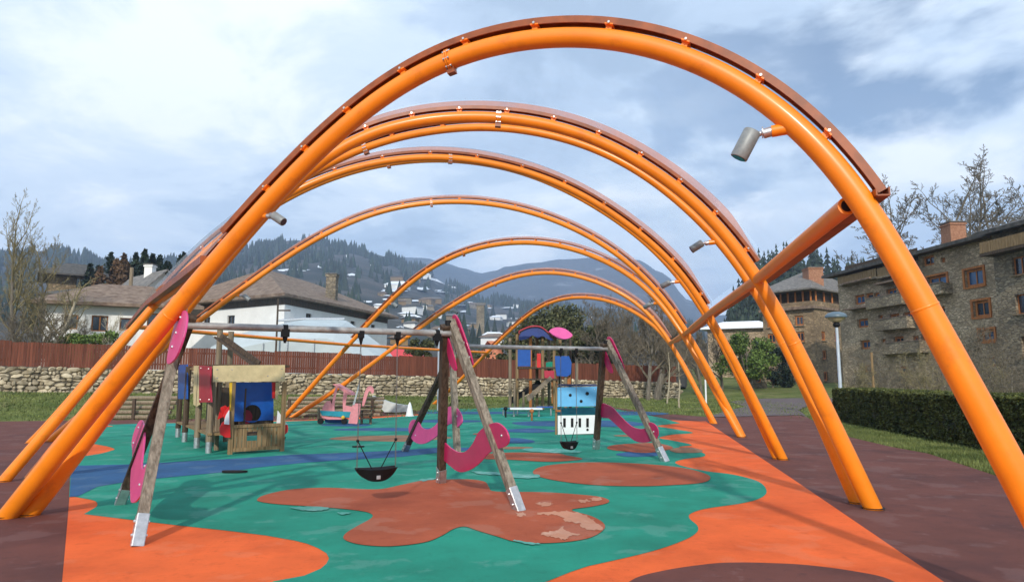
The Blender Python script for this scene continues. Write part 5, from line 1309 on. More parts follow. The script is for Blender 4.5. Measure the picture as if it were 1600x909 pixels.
# wooded hill behind the stone blocks at right
def rhill(px, rr):
    tab = [(1040, 600), (1120, 560), (1165, 470), (1195, 425), (1235, 408), (1280, 410), (1305, 428), (1330, 438), (1500, 470), (1900, 500), (2600, 560)]
    d = ray(px, 590); h = Vector((d.x, d.y, 0)).normalized()*rr; e = ray(px, prof(tab, px)); el = e.z/math.hypot(e.x, e.y)
    t = (rr-150)/(290-150); z = EYE*0+2+el*290*(min(1, max(0, t))**1.1) if rr <= 290 else el*290-(rr-290)*.3
    return Vector((h.x, h.y, z+noise.noise(Vector((h.x*.03, h.y*.03, 2)))*2-1.0))
polar_sheet('hill', M['mountain'], list(range(1030, 2620, 22)), [150, 170, 190, 210, 230, 250, 270, 290, 320, 380], rhill)
mb = MB(); r = random.Random(78)
for i in range(420):
    px = r.uniform(1120, 1420); rr = r.uniform(165, 292); p = rhill(px, rr); conifer_mesh(mb, p, r.uniform(7, 13), r.uniform(2.0, 3.0), i, segs=4, tiers=5)
tag(mb.build('forest', M['conifer']), 'dark conifer wood on the hill behind the stone blocks', 'forest', kind='stuff')
# conifers left behind the farmhouse
ORD0 = ['first', 'second', 'third', 'fourth', 'fifth', 'sixth', 'seventh', 'eighth', 'ninth', 'tenth', 'eleventh', 'twelfth', 'thirteenth', 'fourteenth', 'fifteenth', 'sixteenth', 'seventeenth']
r = random.Random(5)
for i in range(17):
    px = 126+i*10.8+r.uniform(-4, 4); d = r.uniform(84, 108); b = atd(px, 590, d); z0_ = 6; top = atd(px, r.uniform(392, 418), d).z
    t = thing('conifer', ('dark pointed conifer' if i not in (2, 4, 5) else 'rusty brown conifer')+' behind the farmhouse, %s from the left of its row' % ORD0[i], 'tree', (b.x, b.y, z0_), 0, 'conifers behind the farmhouse')
    hh = top-z0_; q_ = []; rr_ = random.Random(300+i)
    for k in range(1500):
        f_ = rr_.random()**1.25; a_ = rr_.uniform(0, 6.28); tier = .72+.28*abs(math.sin(f_*hh*2.1)); rd = hh*.30*(1-f_)**.8*tier*rr_.random()**.45*(.8+.3*math.sin(a_*3+i))
        q_.append((b.x+math.cos(a_)*rd, b.y+math.sin(a_)*rd, z0_+hh*f_*1.0-rd*.12))
    leaf_cloud('foliage', M['rust' if i in (2, 4, 5) else 'conifer'], t, q_, .42, 500+i, 1.9)
    mb = MB(); mb.tube([(b.x, b.y, 0), (b.x, b.y, z0_+2)], .25, 6); mb.build('trunk', M['bark'], t)

# ------------------------------------------------------------------ trees and shrubs
bare_tree('birch_tree', 'tall bare tree with yellow catkins at the left edge', 'tree', gnd(6, 40), 14.0, 1, .13, .52, 5, 'twig_y', nb=(17, 6, 5, 4, 2), minr=.005, first=.18, upw=.45, twigm='twig_y', shrink=.42)
bare_tree('birch_tree', 'bare tree with yellowish buds standing before the farmhouse left end', 'tree', gnd(42, 42), 12.2, 2, .11, .56, 5, 'twig_y', nb=(14, 6, 5, 4, 2), minr=.005, first=.2, upw=.4, shrink=.46)
bare_tree('pollard_tree', 'pale trunk with a cut top and yellow twigs in front of the farmhouse', 'tree', gnd(71, 39), 8.8, 3, .17, .6, 3, 'light', nb=(12, 6, 5), first=.25, upw=.25, twigm='twig_y', shrink=.40)
bare_tree('shrub', 'pale bare shrub against the white farmhouse wall', 'shrub', gnd(150, 40), 4.9, 4, .06, .5, 4, 'light', nb=(6, 5, 4, 3), first=.3, twigm='lightbark')
bare_tree('shrub', 'tangle of bare brown twigs behind the fence at the left edge', 'shrub', gnd(30, 38), 5.6, 6, .07, .55, 4, 'twig', nb=(7, 5, 5, 4), multi=4, first=.1)
bare_tree('shrub', 'smaller bare brown bush right of the pale cut trunk', 'shrub', gnd(108, 41), 4.8, 8, .06, .55, 4, 'twig', nb=(7, 5, 4, 4), multi=3, first=.1)
for px, d, h, w_, sd, lab in ((92, 39.5, 3.95, 2.0, 1, 'leafy green bush over the fence, left one'), (125, 39, 3.8, 2.2, 2, 'leafy green bush over the fence, middle one'), (165, 40, 4.0, 2.4, 3, 'leafy green bush over the fence nearest the arches')):
    leafy('bush', lab, 'bush', gnd(px, d), h-.45, w_, sd, 'green', 2600, .11, .04, 'green bushes behind the fence', .35, 18)
leafy('evergreen_oak', 'broad dark evergreen tree behind the play tower', 'tree', gnd(862, 70), 8.6, 9.0, 11, 'olive', 15000, .22, .25, None, .2, 44)
leafy('evergreen_oak', 'lower dark evergreen tree left of the pink roof', 'tree', gnd(812, 72), 5.6, 5.0, 12, 'olive', 6000, .22, .2, None, .15, 26)
leafy('evergreen_oak', 'dark evergreen tree right of the pink roof', 'tree', gnd(915, 66), 7.4, 5.6, 13, 'olive', 7500, .22, .2, None, .15, 30)
leafy('green_tree', 'fresh green tree on the lawn before the snowy roofed house', 'tree', gnd(1168, 70), 6.3, 5.2, 14, 'green', 9000, .17, .15, None, .2, 34)
leafy('green_tree', 'dark green bush under the arches beside the pale shed', 'bush', gnd(1207, 76), 4.2, 4.6, 15, 'conifer', 4200, .2, .1, None, .1, 20)
for px, d, h, sd, lab, lv, k in ((1012, 50, 8.6, 31, 'large bare tree with a grey trunk at the end of the stone wall', 5, 1), (1027, 51, 6.6, 32, 'bare tree with a thick dark trunk at the end of the stone wall', 4, 1), (948, 62, 9.4, 33, 'bare brown tree behind the far swing leg', 5, 1), (985, 66, 10.2, 34, 'tall bare tree between the far arches', 5, 1), (905, 74, 10.5, 35, 'pale limbed bare tree above the play tower', 4, 1),
        (1058, 60, 6.8, 36, 'bare tree seen through the rightmost arch legs', 4, 1), (1095, 66, 7.2, 37, 'bare tree between the far right arch legs', 5, 1), (1128, 72, 7.0, 38, 'bare tree left of the fresh green tree', 4, 1), (1232, 80, 5.2, 39, 'low bare tree before the tan stone block', 4, 1)):
    bare_tree('bare_tree', lab, 'tree', gnd(px, d), h, sd, .30 if sd == 32 else .17, .55, lv, 'twig', nb=(8, 5, 4, 4, 3) if lv == 5 else (9, 6, 5, 4), first=.22, minr=.012, upw=.3, shrink=.56)
for i in range(9):
    px = 930+i*17; bare_tree('bare_tree', 'leafless thicket tree beyond the wall end, %s from the play tower' % ['first', 'second', 'third', 'fourth', 'fifth', 'sixth', 'seventh', 'eighth', 'ninth'][i], 'tree', gnd(px, 78+(i*7) % 12), 8.2+(i*3 % 4), 60+i, .12, .5, 4, 'twig', 'leafless thicket trees', nb=(9, 6, 5, 4), first=.15, minr=.014, upw=.3)
for px, d, h, sd, lab in ((1060, 40, 3.7, 41, 'thin staked sapling on the lawn by the wall end'), (1041, 46, 4.2, 43, 'thin grey sapling between wall end and right arches')):
    bare_tree('sapling', lab, 'tree', gnd(px, d), h*1.35, sd, .06, .35, 2, 'light', nb=(6, 4), first=.5, upw=.6, shrink=.35)
# large bare trees above the slate block
bare_tree('bare_tree', 'wide spreading bare tree rising above the right roof', 'tree', gnd(1528, 92), 36.0, 51, .34, .60, 4, 'twig', nb=(8, 6, 6, 5), first=.55, minr=.026, upw=.22, shrink=.42, multi=5, gnarl=.3)
bare_tree('bare_tree', 'narrower bare tree above the roof beside the nearest arch', 'tree', gnd(1424, 90), 33.0, 52, .30, .55, 5, 'twig', nb=(13, 6, 5, 4, 3), first=.55, minr=.024, upw=.22, shrink=.42)
ORD = ['first', 'second', 'third', 'fourth', 'fifth', 'sixth', 'seventh', 'eighth', 'ninth', 'tenth', 'eleventh', 'twelfth', 'thirteenth', 'fourteenth', 'fifteenth', 'sixteenth', 'seventeenth']
for i in range(11):
    px = 1340+i*26; d = 34+(i*5) % 9
    bare_tree('bare_shrub', 'leafless shrub before the slate block, %s from the lamp' % ORD[i], 'shrub', gnd(px, d), 2.7+(i*7 % 5)*.35, 80+i, .03, .6, 4, 'twig_y' if i % 4 == 0 else 'twig', 'leafless shrubs before the slate block', nb=(6, 4, 4, 2), first=.1, multi=3, minr=.006, upw=.16, gnarl=.4)
bare_tree('creeper', 'leafless climber spreading up the corner of the slate block', 'climber', gnd(1563, 47), 6.6, 97, .05, .6, 4, 'twig', nb=(8, 5, 4, 2), first=.1, multi=2, minr=.010, upw=.2)
# two young staked trees behind the fence
for px, sd, lab in ((652, 91, 'young staked tree with tufted crown behind the fence, left of the pair'), (668, 92, 'young staked tree with tufted crown behind the fence, right of the pair')):
    leafy('young_tree', lab, 'tree', gnd(px, 47), 4.0, 1.9, sd, 'olive', 900, .13, .05, 'young trees behind the fence', .72, 9)
leafy('bush', 'dark scrub behind the fence between the tall pole and the play tower', 'bush', gnd(730, 60), 3.6, 7, 93, 'olive', 4200, .2, .1, None, .4, 26, .6)
bare_tree('tall_bare_tree', 'thin leafless tree top above the white building roof', 'tree', gnd(480, 82), 15.8, 95, .10, .3, 3, 'twig', nb=(10, 5, 4), first=.6, upw=.7, shrink=.2, minr=.02)
# ------------------------------------------------------------------ posts and lamp
def lamp():
    d = 30.5; b = atd(1312, 590, d); t = thing('street_lamp', 'pale metal park lamp with a dark mushroom shaped cap behind the hedge', 'street lamp', (b.x, b.y, 0)); zt = 4.0
    mb = MB(); mb.tube([(b.x, b.y, 0), (b.x, b.y, 1.2), (b.x, b.y, zt)], [.085, .08, .06], 14); mb.build('pole', M['lamppole'], t, smooth=True)
    mb = MB(); mb.ball((b.x, b.y, zt+.05), .15, 14, 9, (1, 1, .9)); mb.build('neck', M['black'], t, smooth=True)
    def lathe(pr_, name, m, n=28):
        mb = MB(); v = []; f = []
        for rr_, z in pr_:
            for k in range(n): a = 2*math.pi*k/n; v.append((b.x+rr_*math.cos(a), b.y+rr_*math.sin(a), z))
        for i in range(len(pr_)-1):
            for k in range(n): k2 = (k+1) % n; f.append((i*n+k, i*n+k2, (i+1)*n+k2, (i+1)*n+k))
        mb.add(v, f); return mb.build(name, m, t, smooth=True)
    lathe([(.16, zt+.17), (.34, zt+.30), (.38, zt+.38)], 'diffuser', mat('lamp diffuser', (.45, .36, .22), .3))
    lathe([(.36, zt+.375), (.45, zt+.37), (.46, zt+.42), (.43, zt+.50), (.34, zt+.57), (.18, zt+.62), (.001, zt+.635)], 'cap', M['lampcap'])
lamp()
b = gnd(1364, 33); mb = MB(); mb.tube([b, b+VZ*2.95], .055, 8); tag(mb.build('stake', M['wood_tan']), 'thin wooden stake standing behind the hedge right of the lamp', 'stake')
b = at(690, 652); mb = MB(); b = atd(688, 590, 36); b.z = 0; mb.tube([b, b+VZ*4.3], .16, 14); tag(mb.build('metal_post', M['lamppole'], smooth=True), 'tall pale metal post behind the middle swing frame', 'post')
b = atd(455, 590, 52); mb = MB(); mb.tube([(b.x, 50-1.6, 0), (b.x, 50-1.6, 7.3)], .07, 8); mb.box(b.x, b.x+.9, 48.36, 48.44, 6.4, 6.5); tag(mb.build('utility_pole', M['wood_dark']), 'dark utility pole standing in front of the tent', 'pole')
b = gnd(194, 60); mb = MB(); mb.tube([(b.x, b.y, 0), (b.x, b.y, 11.4)], .16, 8); tag(mb.build('utility_pole', M['wood_post']), 'grey utility pole left of the gabled house', 'pole')
b = gnd(1102, 47); mb = MB(); mb.tube([b, b+VZ*1.6], .06, 8); tag(mb.build('marker_post', M['white']), 'short white post on the lawn between the right arch legs', 'post')

# ------------------------------------------------------------------ play equipment
FRONT = Vector((0, -1, 0))
def pol(root, name, pts, d, m, th=.03, hole=None, smooth_=False, n=None, o=None, bolts=()):
    """a flat board traced on an upright plane; optional round hole (px, py, r)"""
    n = (n or FRONT).normalized(); o = Vector(o) if o is not None else Vector((0, d, 0)); U = Vector((-n.y, n.x, 0)).normalized(); V = n.cross(U)
    pp = smooth_loop(pts, 4) if smooth_ else pts
    to2 = lambda x, y: ((on_plane(x, y, o, n)-o).dot(U), (on_plane(x, y, o, n)-o).dot(V))
    P = [to2(*p) for p in pp]
    mb = MB()
    if hole is None: mb.prism(P, o, U, V, n, th)
    else:
        c_ = to2(hole[0], hole[1]); rr = abs(to2(hole[0]+hole[2], hole[1])[0]-c_[0]); H_ = [(c_[0]+rr*math.cos(-2*math.pi*k/20), c_[1]+rr*math.sin(-2*math.pi*k/20)) for k in range(20)]
        allp = P+H_; tri = tessellate_polygon([[Vector((a, b, 0)) for a, b in P], [Vector((a, b, 0)) for a, b in H_]]); N0_ = len(allp)
        v = [o+U*a+V*b-n*(th/2) for a, b in allp]+[o+U*a+V*b+n*(th/2) for a, b in allp]; f = []
        for a, b, c3 in tri:
            cr_ = (allp[b][0]-allp[a][0])*(allp[c3][1]-allp[a][1])-(allp[c3][0]-allp[a][0])*(allp[b][1]-allp[a][1])
            if cr_ < 0: b, c3 = c3, b
            f += [(a+N0_, b+N0_, c3+N0_), (c3, b, a)]
        for st, L in ((0, len(P)), (len(P), 20)):
            for i in range(L): j = (i+1) % L; f.append((st+i, st+j, st+j+N0_, st+i+N0_))
        mb.add(v, f)
    b = mb.build(name, m, root)
    for x, y in bolts:
        q = on_plane(x, y, o, n); mb = MB(); mb.tube([q+n*th*.4, q+n*(th*.5+.012)], [.018, .012], 8); mb.build('bolt', M['bolt'], b)
    return b
def post(root, px, y0_, y1_, d, w_=.10, m='wood_post', foot=True, px2=None, round_=True):
    a = atd(px, y1_, d); b = atd(px2 if px2 else px, y0_, d); z0_ = 0
    mb = MB(); s_ = Vector((a.x, a.y, .22 if foot and a.z < .5 else a.z))
    if round_: mb.tube([s_, b], w_/2, 10)
    else: mb.beam(s_, b, w_, w_, VX)
    p = mb.build('post', M[m], root, smooth=round_)
    if foot and a.z < .5:
        mb = MB(); mb.tube([(a.x, a.y, 0), (a.x, a.y, .30)], w_*.62, 10); mb.build('foot_sleeve', M['steel'], p, smooth=True)
    return p
def playhouse():
    FL, FR = at(361, 710), at(438, 705); u = (FR-FL).normalized(); n = Vector((u.y, -u.x, 0)); o = FL
    t = thing('playhouse', 'timber log playhouse with cream top board, blue inner wall and slatted front', 'playhouse', FL.lerp(FR, .5))
    B = lambda name, pts, back, m, **k: pol(t, name, pts, 0, m, n=n, o=o-n*back, **k)
    # slatted front with a round opening
    hx, hy, hr = 394, 681, 7.5; c_ = on_plane(hx, hy, o, n); W_ = (FR-FL).length; cr_ = .115; mb = MB(); ns = 10; ztop = on_plane(400, 666, o, n).z
    cu = (c_-o).dot(u)
    for k in range(ns):
        a = (k+.5)/ns*W_; dx_ = abs(a-cu); w2 = W_/ns*.44
        segs = [(.06, ztop)] if dx_ > cr_ else [(.06, c_.z-math.sqrt(cr_**2-dx_**2)), (c_.z+math.sqrt(cr_**2-dx_**2), ztop)]
        for z0_, z1_ in segs: mb.frame(o+u*a+VZ*(z0_+z1_)/2, u, n, VZ, w2, .012, (z1_-z0_)/2)
    sl = mb.build('slat_front', M['wood_tan'], t)
    mb = MB(); mb.frame(o+u*W_/2+VZ*(ztop+.02)+n*.0, u, n, VZ, W_/2+.03, .035, .035); mb.frame(o+u*W_/2+VZ*.10+n*.03, u, n, VZ, W_/2, .015, .04); mb.build('cross_rail', M['wood_tan'], t)
    for a, z in ((-.03, 1.62), (W_+.03, 1.60)):
        mb = MB(); mb.frame(o+u*a+VZ*z/2+n*.01, u, n, VZ, .045, .045, z/2); mb.build('post', M['wood_tan'], t, bevel=.008)
        mb = MB(); mb.frame(o+u*a+VZ*z/2-n*1.15, u, n, VZ, .045, .045, z/2); mb.build('post', M['wood_post'], t, bevel=.008)
    B('top_board', [(333, 571), (356, 570.5), (445, 570), (445, 595.5), (333, 596.5)], -.07, M['cream'], th=.03, bolts=((339, 577), (339, 590), (440, 576), (440, 590), (362, 577), (418, 587)))
    B('inner_wall', [(368, 597), (427, 597), (427, 656), (365, 658)], .55, M['blue'], hole=(394, 646, 14))
    B('side_strip', [(358.5, 597), (363, 597), (363, 642), (359, 642)], -.04, M['yellow'])
    B('side_strip', [(425, 597), (432, 597), (431, 622), (425.5, 622)], .25, M['red']); B('side_strip', [(431, 597), (437, 597), (434, 624), (430, 624)], .20, M['cream'])
    B('wing_board', [(358, 634), (352, 642), (349, 650), (352, 657), (347, 660), (343, 668), (344, 678), (352, 683), (360, 683)], -.10, M['red'], smooth_=False)
    B('wing_patch', [(358, 640), (353, 648), (351, 655), (350, 662), (358, 663)], -.122, M['white'])
    B('wing_board', [(345, 636), (352, 633), (356, 636), (350, 650), (340, 655)], .3, M['red'])
    B('wing_board', [(434, 641), (440, 650), (447, 660), (449, 662), (432, 663)], .05, M['white']); B('wing_patch', [(432, 663), (449, 663), (450, 668), (449, 675), (444, 679), (434, 680)], .052, M['red'])
    mb = MB(); q = on_plane(436, 684, o-n*.1, n); mb.tube([q+u*.14+VZ*.02, q+u*.10-VZ*.10, q+u*.0-VZ*.15, q-u*.08-VZ*.16], .022, 8); mb.build('wheel_guard', M['black'], t)
    # roof beams and inner floor
    for bk in (.02, .55, 1.1):
        mb = MB(); mb.frame(o+u*W_*.40+VZ*1.97-n*bk, u, n, VZ, W_*.72, .035, .03); mb.build('roof_beam', M['wood_dark'], t)
    mb = MB(); mb.frame(o+u*W_*.5+VZ*.42-n*.55, u, n, VZ, W_*.5, .52, .025); mb.build('floor', M['wood_dark'], t)
    # log wing running back to the left
    PA, PD = at(325, 708), at(277, 683); m_ = (PD-PA); m_.z = 0; L = m_.length; v = m_.normalized(); nn_ = Vector((-v.y, v.x, 0)); nn_ = -nn_ if nn_.y > 0 else nn_
    S = lambda name, pts, off, m, **k: pol(t, name, pts, 0, m, n=nn_, o=PA+nn_*off, **k)
    for px, py, zt in ((325.5, 708, 1.95), (307, 700, 1.98), (288, 690.5, 2.0), (277.5, 683, 1.9)):
        b = at(px, py); mb = MB(); mb.tube([b+VZ*.26, b+VZ*zt], .075, 10); p = mb.build('post', M['wood_post' if px > 300 else 'wood_dark'], t, smooth=True)
        mb = MB(); mb.tube([b, b+VZ*.30], .068, 12); mb.build('foot_sleeve', M['steel'], p, smooth=True)
    for px, py, zt in ((334.5, 691, 2.98), (352.5, 690, 2.95), (340, 676, 2.0)):
        b = at(px, py); mb = MB(); mb.tube([b, b+VZ*zt], .075, 10); mb.build('post', M['wood_post'], t, smooth=True)
    S('side_board', [(312, 571), (330, 572), (329, 600), (331, 628), (312, 628.5)], .085, M['crimson'], bolts=((315, 575), (327, 576), (314, 624), (328, 624)))
    S('side_board', [(303.5, 571), (312, 571), (312, 632), (309, 635), (303, 632)], .082, M['cream'])
    S('side_board', [(279, 570), (293, 569), (293, 623), (279, 623)], .08, M['blue'])
    mb = MB(); mb.beam(PA+VZ*.43+v*-.1, PD+VZ*.43, .10, .05); mb.beam(PA+VZ*1.93+v*-.1, PD+VZ*1.95, .06, .06); mb.build('wing_rail', M['wood_tan'], t)
    b0 = at(325, 708); mb = MB(); mb.frame((PA+PD)/2-nn_*.45+VZ*.42, v, nn_, VZ, L/2, .4, .03); mb.build('floor', M['wood_tan'], t)
    mb = MB(); mb.frame((PA+PD)/2-nn_*.75+VZ*.95, v, nn_, VZ, L/2, .02, .5); mb.build('back_wall', M['wood_dark'], t)
    # dark chute leaning over the roof
    a = atd(345, 530, 18.2); b = atd(405, 574, 17.0); mb = MB(); mb.beam(a, b, .42, .05, VY); mb.beam(a+VZ*.09, b+VZ*.09, .04, .14, VY); mb.build('chute', M['wood_dark'], t)
    B('back_board', [(368, 598), (427, 598), (427, 662), (366, 664)], 1.12, M['wood_dark'])
    B('inner_disc', ell(385, 651, 9, 11, 14, 0), .95, M['crimson'], smooth_=True)
playhouse()
def play_bus():
    d = 20.9; t = thing('play_bus', 'small play bus with light blue board above a white barred front', 'playhouse', (atd(903, 590, d).x, d, 0))
    pol(t, 'upper_board', [(871, 605), (933, 603.5), (933, 634), (871, 635)], d, M['lblue'], bolts=((874, 608), (929, 608), (874, 631), (929, 631)))
    for x, y, r_ in ((891, 617, 2.4), (917.5, 614.5, 2.8), (908, 626.5, 2.4)): pol(t, 'knob', ell(x, y, r_, r_, 10, 0), d-.02, M['black'], th=.02)
    pol(t, 'middle_board', [(871, 637), (933, 636), (933, 647), (871, 648)], d+.5, M['tealp'])
    pol(t, 'front_board', [(871.5, 649), (932.5, 648), (932, 677), (871.5, 678.5)], d+.01, M['white'])
    for x0_ in (880, 892, 904, 916): pol(t, 'slot', [(x0_, 653), (x0_+4, 653), (x0_+4, 667), (x0_, 667)], d-.012, M['black'], th=.014)
    pol(t, 'slot', ell(918, 671, 2, 2, 10, 0), d-.012, M['black'], th=.014)
    pol(t, 'roof_edge', [(876, 599.5), (932, 600.5), (932, 603), (876, 602.8)], d+.02, M['dblue'], th=.05)
    mb = MB(); a = atd(904, 603, d); mb.box(a.x-.56, a.x+.56, d+.05, d+1.0, a.z+.0, a.z+.05); mb.build('roof', M['dblue'], t)
    for px in (869, 936): post(t, px, 598 if px < 900 else 648, 681, d+.0, .075, 'wood_tan', foot=False)
    for px in (875, 930): post(t, px, 605, 676, d+1.0, .075, 'wood_tan', foot=False)
    pol(t, 'bench', [(868, 640), (876, 640), (876, 643), (868, 643)], d-.05, M['frame_o'], th=.08)
    mb = MB(); a = atd(903, 676, d+.5); mb.box(a.x-.55, a.x+.6, d+.1, d+.95, .02, .16); mb.build('base', M['black'], t)
play_bus()
def pink_car():
    d = 25.6; t = thing('play_car', 'faded pink climbing car with a teal belt on the far left of the floor', 'play car', (atd(538, 590, d).x, d, 0))
    pol(t, 'roof_board', [(523, 600), (528, 599.5), (551, 612.5), (553, 617), (547, 616)], d, M['fpink'], th=.6)
    pol(t, 'pillar', [(524.5, 604), (528, 604), (524.5, 620), (522.5, 635), (523, 642), (519, 642), (519, 630), (521.5, 615)], d-.3, M['fpink'], smooth_=False)
    pol(t, 'bonnet', [(503, 640), (505.5, 633), (511, 626), (516, 626), (520, 634), (521, 643), (503, 642)], d-.25, M['fpink'])
    pol(t, 'door_board', [(537, 611), (543, 615), (541, 625), (540, 633), (550, 635), (550, 643), (536, 643), (535.5, 625)], d-.32, M['fpink'])
    pol(t, 'belt', [(500, 641), (548, 643), (547, 652), (503, 648.5)], d-.34, M['tealp'], th=.05)
    pol(t, 'lower_board', [(502, 648.5), (513, 651), (542, 652), (541, 655), (512, 655), (503, 652)], d-.30, M['fpink'])
    pol(t, 'ramp', [(552, 630), (563.5, 630), (562.5, 645), (558, 662), (544.5, 661), (547, 648)], d-.6, M['fpink'], th=.05)
    pol(t, 'handrail', [(566, 632), (569, 616), (573, 606), (577, 602.5), (581, 603), (584, 607.5), (584, 613), (581, 614.5), (579, 611), (576, 612), (573, 621), (569, 633)], d-.45, M['fpink'], smooth_=True, th=.04)
    pol(t, 'handrail', [(551, 632), (557, 612), (560, 600), (562, 601), (559, 614), (554, 633)], d-.62, M['steel'], th=.03)
    for py in (634, 640, 646, 652): pol(t, 'step', [(566, py), (581, py), (581, py+2.4), (566, py+2.4)], d+.1+(py-634)*-.02, M['wood_dark'], th=.3)
    for a, b in ((498, 661), (579, 662), (565, 662)): post(t, a, 640 if a > 500 else 636, b, d-.1, .10, 'wood_post', foot=False)
    pol(t, 'hull', [(508, 652), (542, 654), (542, 661), (510, 660)], d+.1, M['blue_r'], th=.3)
    for px in (501, 538): pol(t, 'wheel', ell(px, 657.5, 4.4, 4.6, 14, 0), d-.4, M['black'], th=.12, smooth_=True)
    mb = MB(); q = atd(536, 652, d-.45); mb.ball(q, .07); mb.build('lamp_knob', M['yellow'], t)
pink_car()
# wooden tower with wavy roof
def play_tower():
    d = 36.0; t = thing('play_tower', 'tall timber climbing tower with a wavy blue roof and a pink leaf roof', 'climbing frame', (atd(850, 590, d).x, d, 0))
    for px, y0_, dd, m in ((797, 528, 0, 'wood_post'), (808, 522, 0, 'wood_tan'), (829, 520, 0, 'frame_o'), (839, 520, 1.3, 'wood_tan'), (848, 522, 0, 'wood_tan'), (858, 524, 1.3, 'wood_post'), (866, 522, 0, 'wood_tan'), (875, 524, 1.3, 'wood_tan'), (884, 526, 0, 'wood_post'), (891, 528, 1.4, 'wood_dark'), (901, 560, 0, 'wood_post')):
        post(t, px, y0_, 639 if dd == 0 else 637, d+dd, .17, m, foot=False)
    pol(t, 'blue_roof', [(811, 531), (813, 521), (822, 514), (834, 511.5), (846, 513), (854, 520), (861, 527), (865, 531), (858, 531), (848, 525), (840, 528), (832, 524), (824, 529)], d-.3, M['navyroof'], th=.05, smooth_=True)
    mb = MB(); pts = [(812, 522), (820, 514.5), (833, 511), (845, 512.5), (855, 520), (863, 527)]; vs = []
    for x, y in smooth_loop(pts, 4)[:21]:
        a = atd(x, y-.8, d); vs += [a+Vector((0, -.45, .03)), a+Vector((0, 1.7, .03)), a+Vector((0, 1.7, -.03)), a+Vector((0, -.45, -.03))]
    fs = []
    for k in range(20):
        for a in range(4): b = (a+1) % 4; fs.append((k*4+a, k*4+b, (k+1)*4+b, (k+1)*4+a))
    mb.add(vs, fs); mb.build('roof_sheet', M['crimson'], t)
    pol(t, 'pink_roof', [(857.5, 518), (862, 514), (871, 512), (881, 514), (889, 519), (893.5, 524), (890, 528), (882, 530), (873, 529), (865, 525), (860, 521)], d-.4, M['hotpink'], th=.8, smooth_=True)
    pol(t, 'blue_board', [(809, 545), (829, 545), (829, 572), (809, 572)], d-.15, M['blue']); pol(t, 'blue_board', [(867, 556), (889, 556), (893, 566), (892, 584), (886, 588), (870, 587), (868, 575)], d-.15, M['blue'])
    pol(t, 'red_board', [(839, 552), (845, 552), (845, 574), (839, 574)], d-.1, M['red']); pol(t, 'red_board', [(850, 579), (866, 579), (866, 591), (851, 590)], d-.12, M['crimson'])
    pol(t, 'green_board', [(853, 566), (866, 564), (866, 577), (853, 577)], d+.2, M['green'] if False else M['teal'])
    pol(t, 'brown_board', [(861, 590), (871, 588), (872, 630), (862, 630)], d+.1, M['frame_o']); pol(t, 'brown_board', [(884, 588), (892, 588), (892, 602), (884, 602)], d+.1, M['frame_o'])
    for y in (574, 592):
        mb = MB(); a = atd(808, y, d); b = atd(892 if y < 590 else 872, y, d); mb.box(a.x, b.x, d-.1, d+1.5, a.z-.06, a.z+.03); mb.build('platform', M['wood_dark'], t)
    # stairs down to the left and the dark slide behind them
    for off in (-.45, .45):
        mb = MB(); mb.beam(atd(860, 590, d-.2)+VY*off, atd(824, 624, d-2.2)+VY*off, .07, .20, VY); mb.build('stringer', M['wood_post'], t)
    for k in range(7):
        f = (k+.5)/7; p = atd(860, 590, d-.2).lerp(atd(824, 624, d-2.2), f); mb = MB(); mb.box(p.x-.12, p.x+.12, p.y-.45, p.y+.45, p.z-.02, p.z+.02); mb.build('tread', M['wood_post'], t)
    mb = MB(); mb.beam(atd(845, 600, d+.6), atd(797, 630, d+.6), .5, .06, VY); mb.beam(atd(845, 597, d+.3), atd(797, 627, d+.3), .04, .3, VY); mb.build('slide', M['black'], t)
    for px, y0_, y1_ in ((818, 612, 640), (804, 598, 640), (833, 618, 640)): post(t, px, y0_, y1_, d-1.0, .12, 'wood_post', foot=False)
play_tower()
def table():
    d = 30.5; t = thing('picnic_table', 'low white topped play table with blue seats near the tower', 'table', (atd(822, 590, d).x, d, 0)); a = atd(797, 638, d); b = atd(847, 638, d)
    mb = MB(); mb.box(a.x, b.x, d-.45, d+.45, a.z-.03, a.z+.03); mb.build('table_top', M['white'], t, bevel=.01)
    for px in (803, 826, 842): 
        x = atd(px, 640, d).x; mb = MB(); mb.tube([(x, d, 0), (x, d, a.z-.03)], .045, 8); mb.build('leg', M['steel'], t)
    for p0, p1, z in ((783, 812, .30), (838, 864, .36)):
        x0_, x1_ = atd(p0, 640, d+1).x, atd(p1, 640, d+1).x; mb = MB(); mb.box(x0_, x1_, d+.8, d+1.1, z, z+.05); s_ = mb.build('seat', M['tealp'] if p0 < 800 else M['blue'], t, bevel=.01)
        for x in (x0_+.1, x1_-.1):
            mb = MB(); mb.tube([(x, d+.95, 0), (x, d+.95, z)], .035, 6); mb.build('leg', M['steel'], s_)
    for px, py in ((790, 650), (831, 655)): 
        q = at(px, py+2); mb = MB(); mb.tube([q, q+VZ*.35], .04, 6); mb.ball(q+VZ*.38, .09); mb.build('stool', M['black'] if px < 800 else M['frame_o'], t)
table()
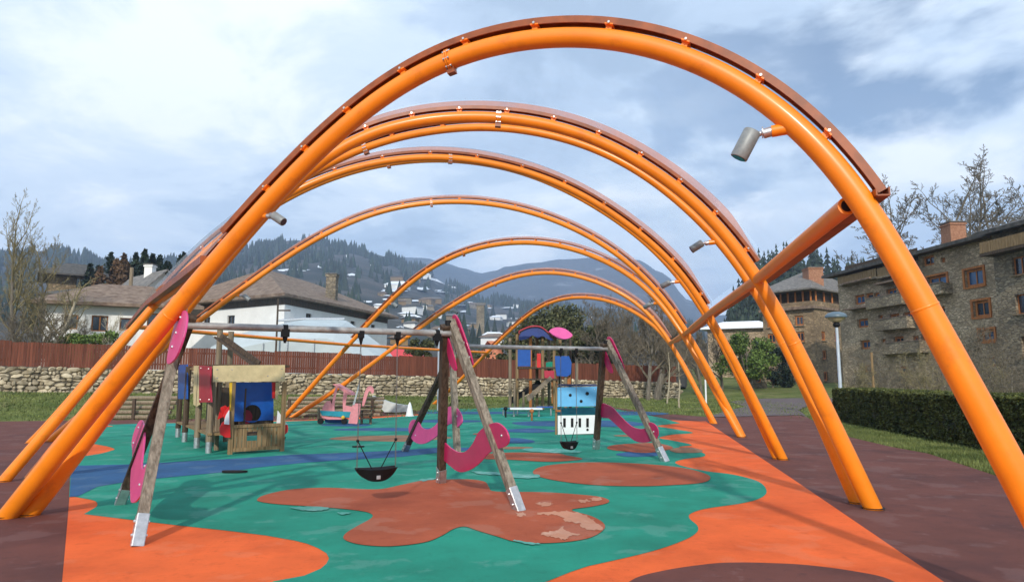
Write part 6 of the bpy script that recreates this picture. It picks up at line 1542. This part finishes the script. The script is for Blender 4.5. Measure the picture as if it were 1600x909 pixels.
# stacked log benches at the edge of the lawn
def log_bench(label, px0, px1, y0_, y1_, group='log edgings by the lawn'):
    a, b = at(px0, y1_), at(px1, y1_); t = thing('log_bench', label, 'bench', (a+b)/2, 0, group); top = atd((px0+px1)/2, y0_, a.y).z; n_ = 5
    for k in range(n_):
        z = top*(k+.5)/n_; mb = MB(); mb.tube([a+VZ*z+VY*k*.22, b+VZ*z+VY*k*.22], top/n_*.47, 8); mb.build('log', M['wood_post'], t, smooth=True)
    for f in (.08, .5, .92):
        q = a.lerp(b, f); mb = MB(); mb.box(q.x-.06, q.x+.06, q.y-.12, q.y-.03, 0, top*.9); mb.build('post', M['wood_dark'], t)
log_bench('stack of horizontal grey logs at the lawn edge left of the playhouse', 157, 262, 619, 655)
log_bench('stack of horizontal grey logs at the lawn edge right of the playhouse', 440, 594, 620, 651)
# pale sheet on the lawn and the small white cone beside it
t = thing('slide_ramp', 'pale grey sloping slide sheet on the lawn behind the boat shaped swing', 'slide', at(610, 646)); dd = at(610, 645).y-.5
pol(t, 'sheet', [(583, 618), (596, 623), (610, 628), (622, 631), (640, 633), (641, 642), (622, 643.5), (602, 643), (594, 634)], dd+.6, M['cloth'], th=.5)
q = at(640, 650); mb = MB(); mb.tube([q+VZ*.01, q+VZ*.06, q+VZ*.22, q+VZ*.52, q+VZ*.62], [.20, .16, .14, .07, .02], 14); tag(mb.build('white_cone', M['white'], smooth=True), 'small white cone standing on the rubber floor beside the pale sheet', 'cone')
# ------------------------------------------------------------------ light haze in the valley
mb = MB(); mb.box(-4200, 4200, -80, 3700, -60, 590)
hz = mb.build('haze', bpy.data.materials.new('haze')); hm = hz.data.materials[0]; hm.use_nodes = True; ht = hm.node_tree; ht.nodes.remove(ht.nodes['Principled BSDF'])
pv = N(ht, 'ShaderNodeVolumePrincipled'); pv.inputs['Color'].default_value = (.55, .72, 1.0, 1); pv.inputs['Density'].default_value = 0.00026; pv.inputs['Anisotropy'].default_value = 0.0
ht.links.new(pv.outputs[0], ht.nodes['Material Output'].inputs['Volume']); hz['kind'] = 'stuff'
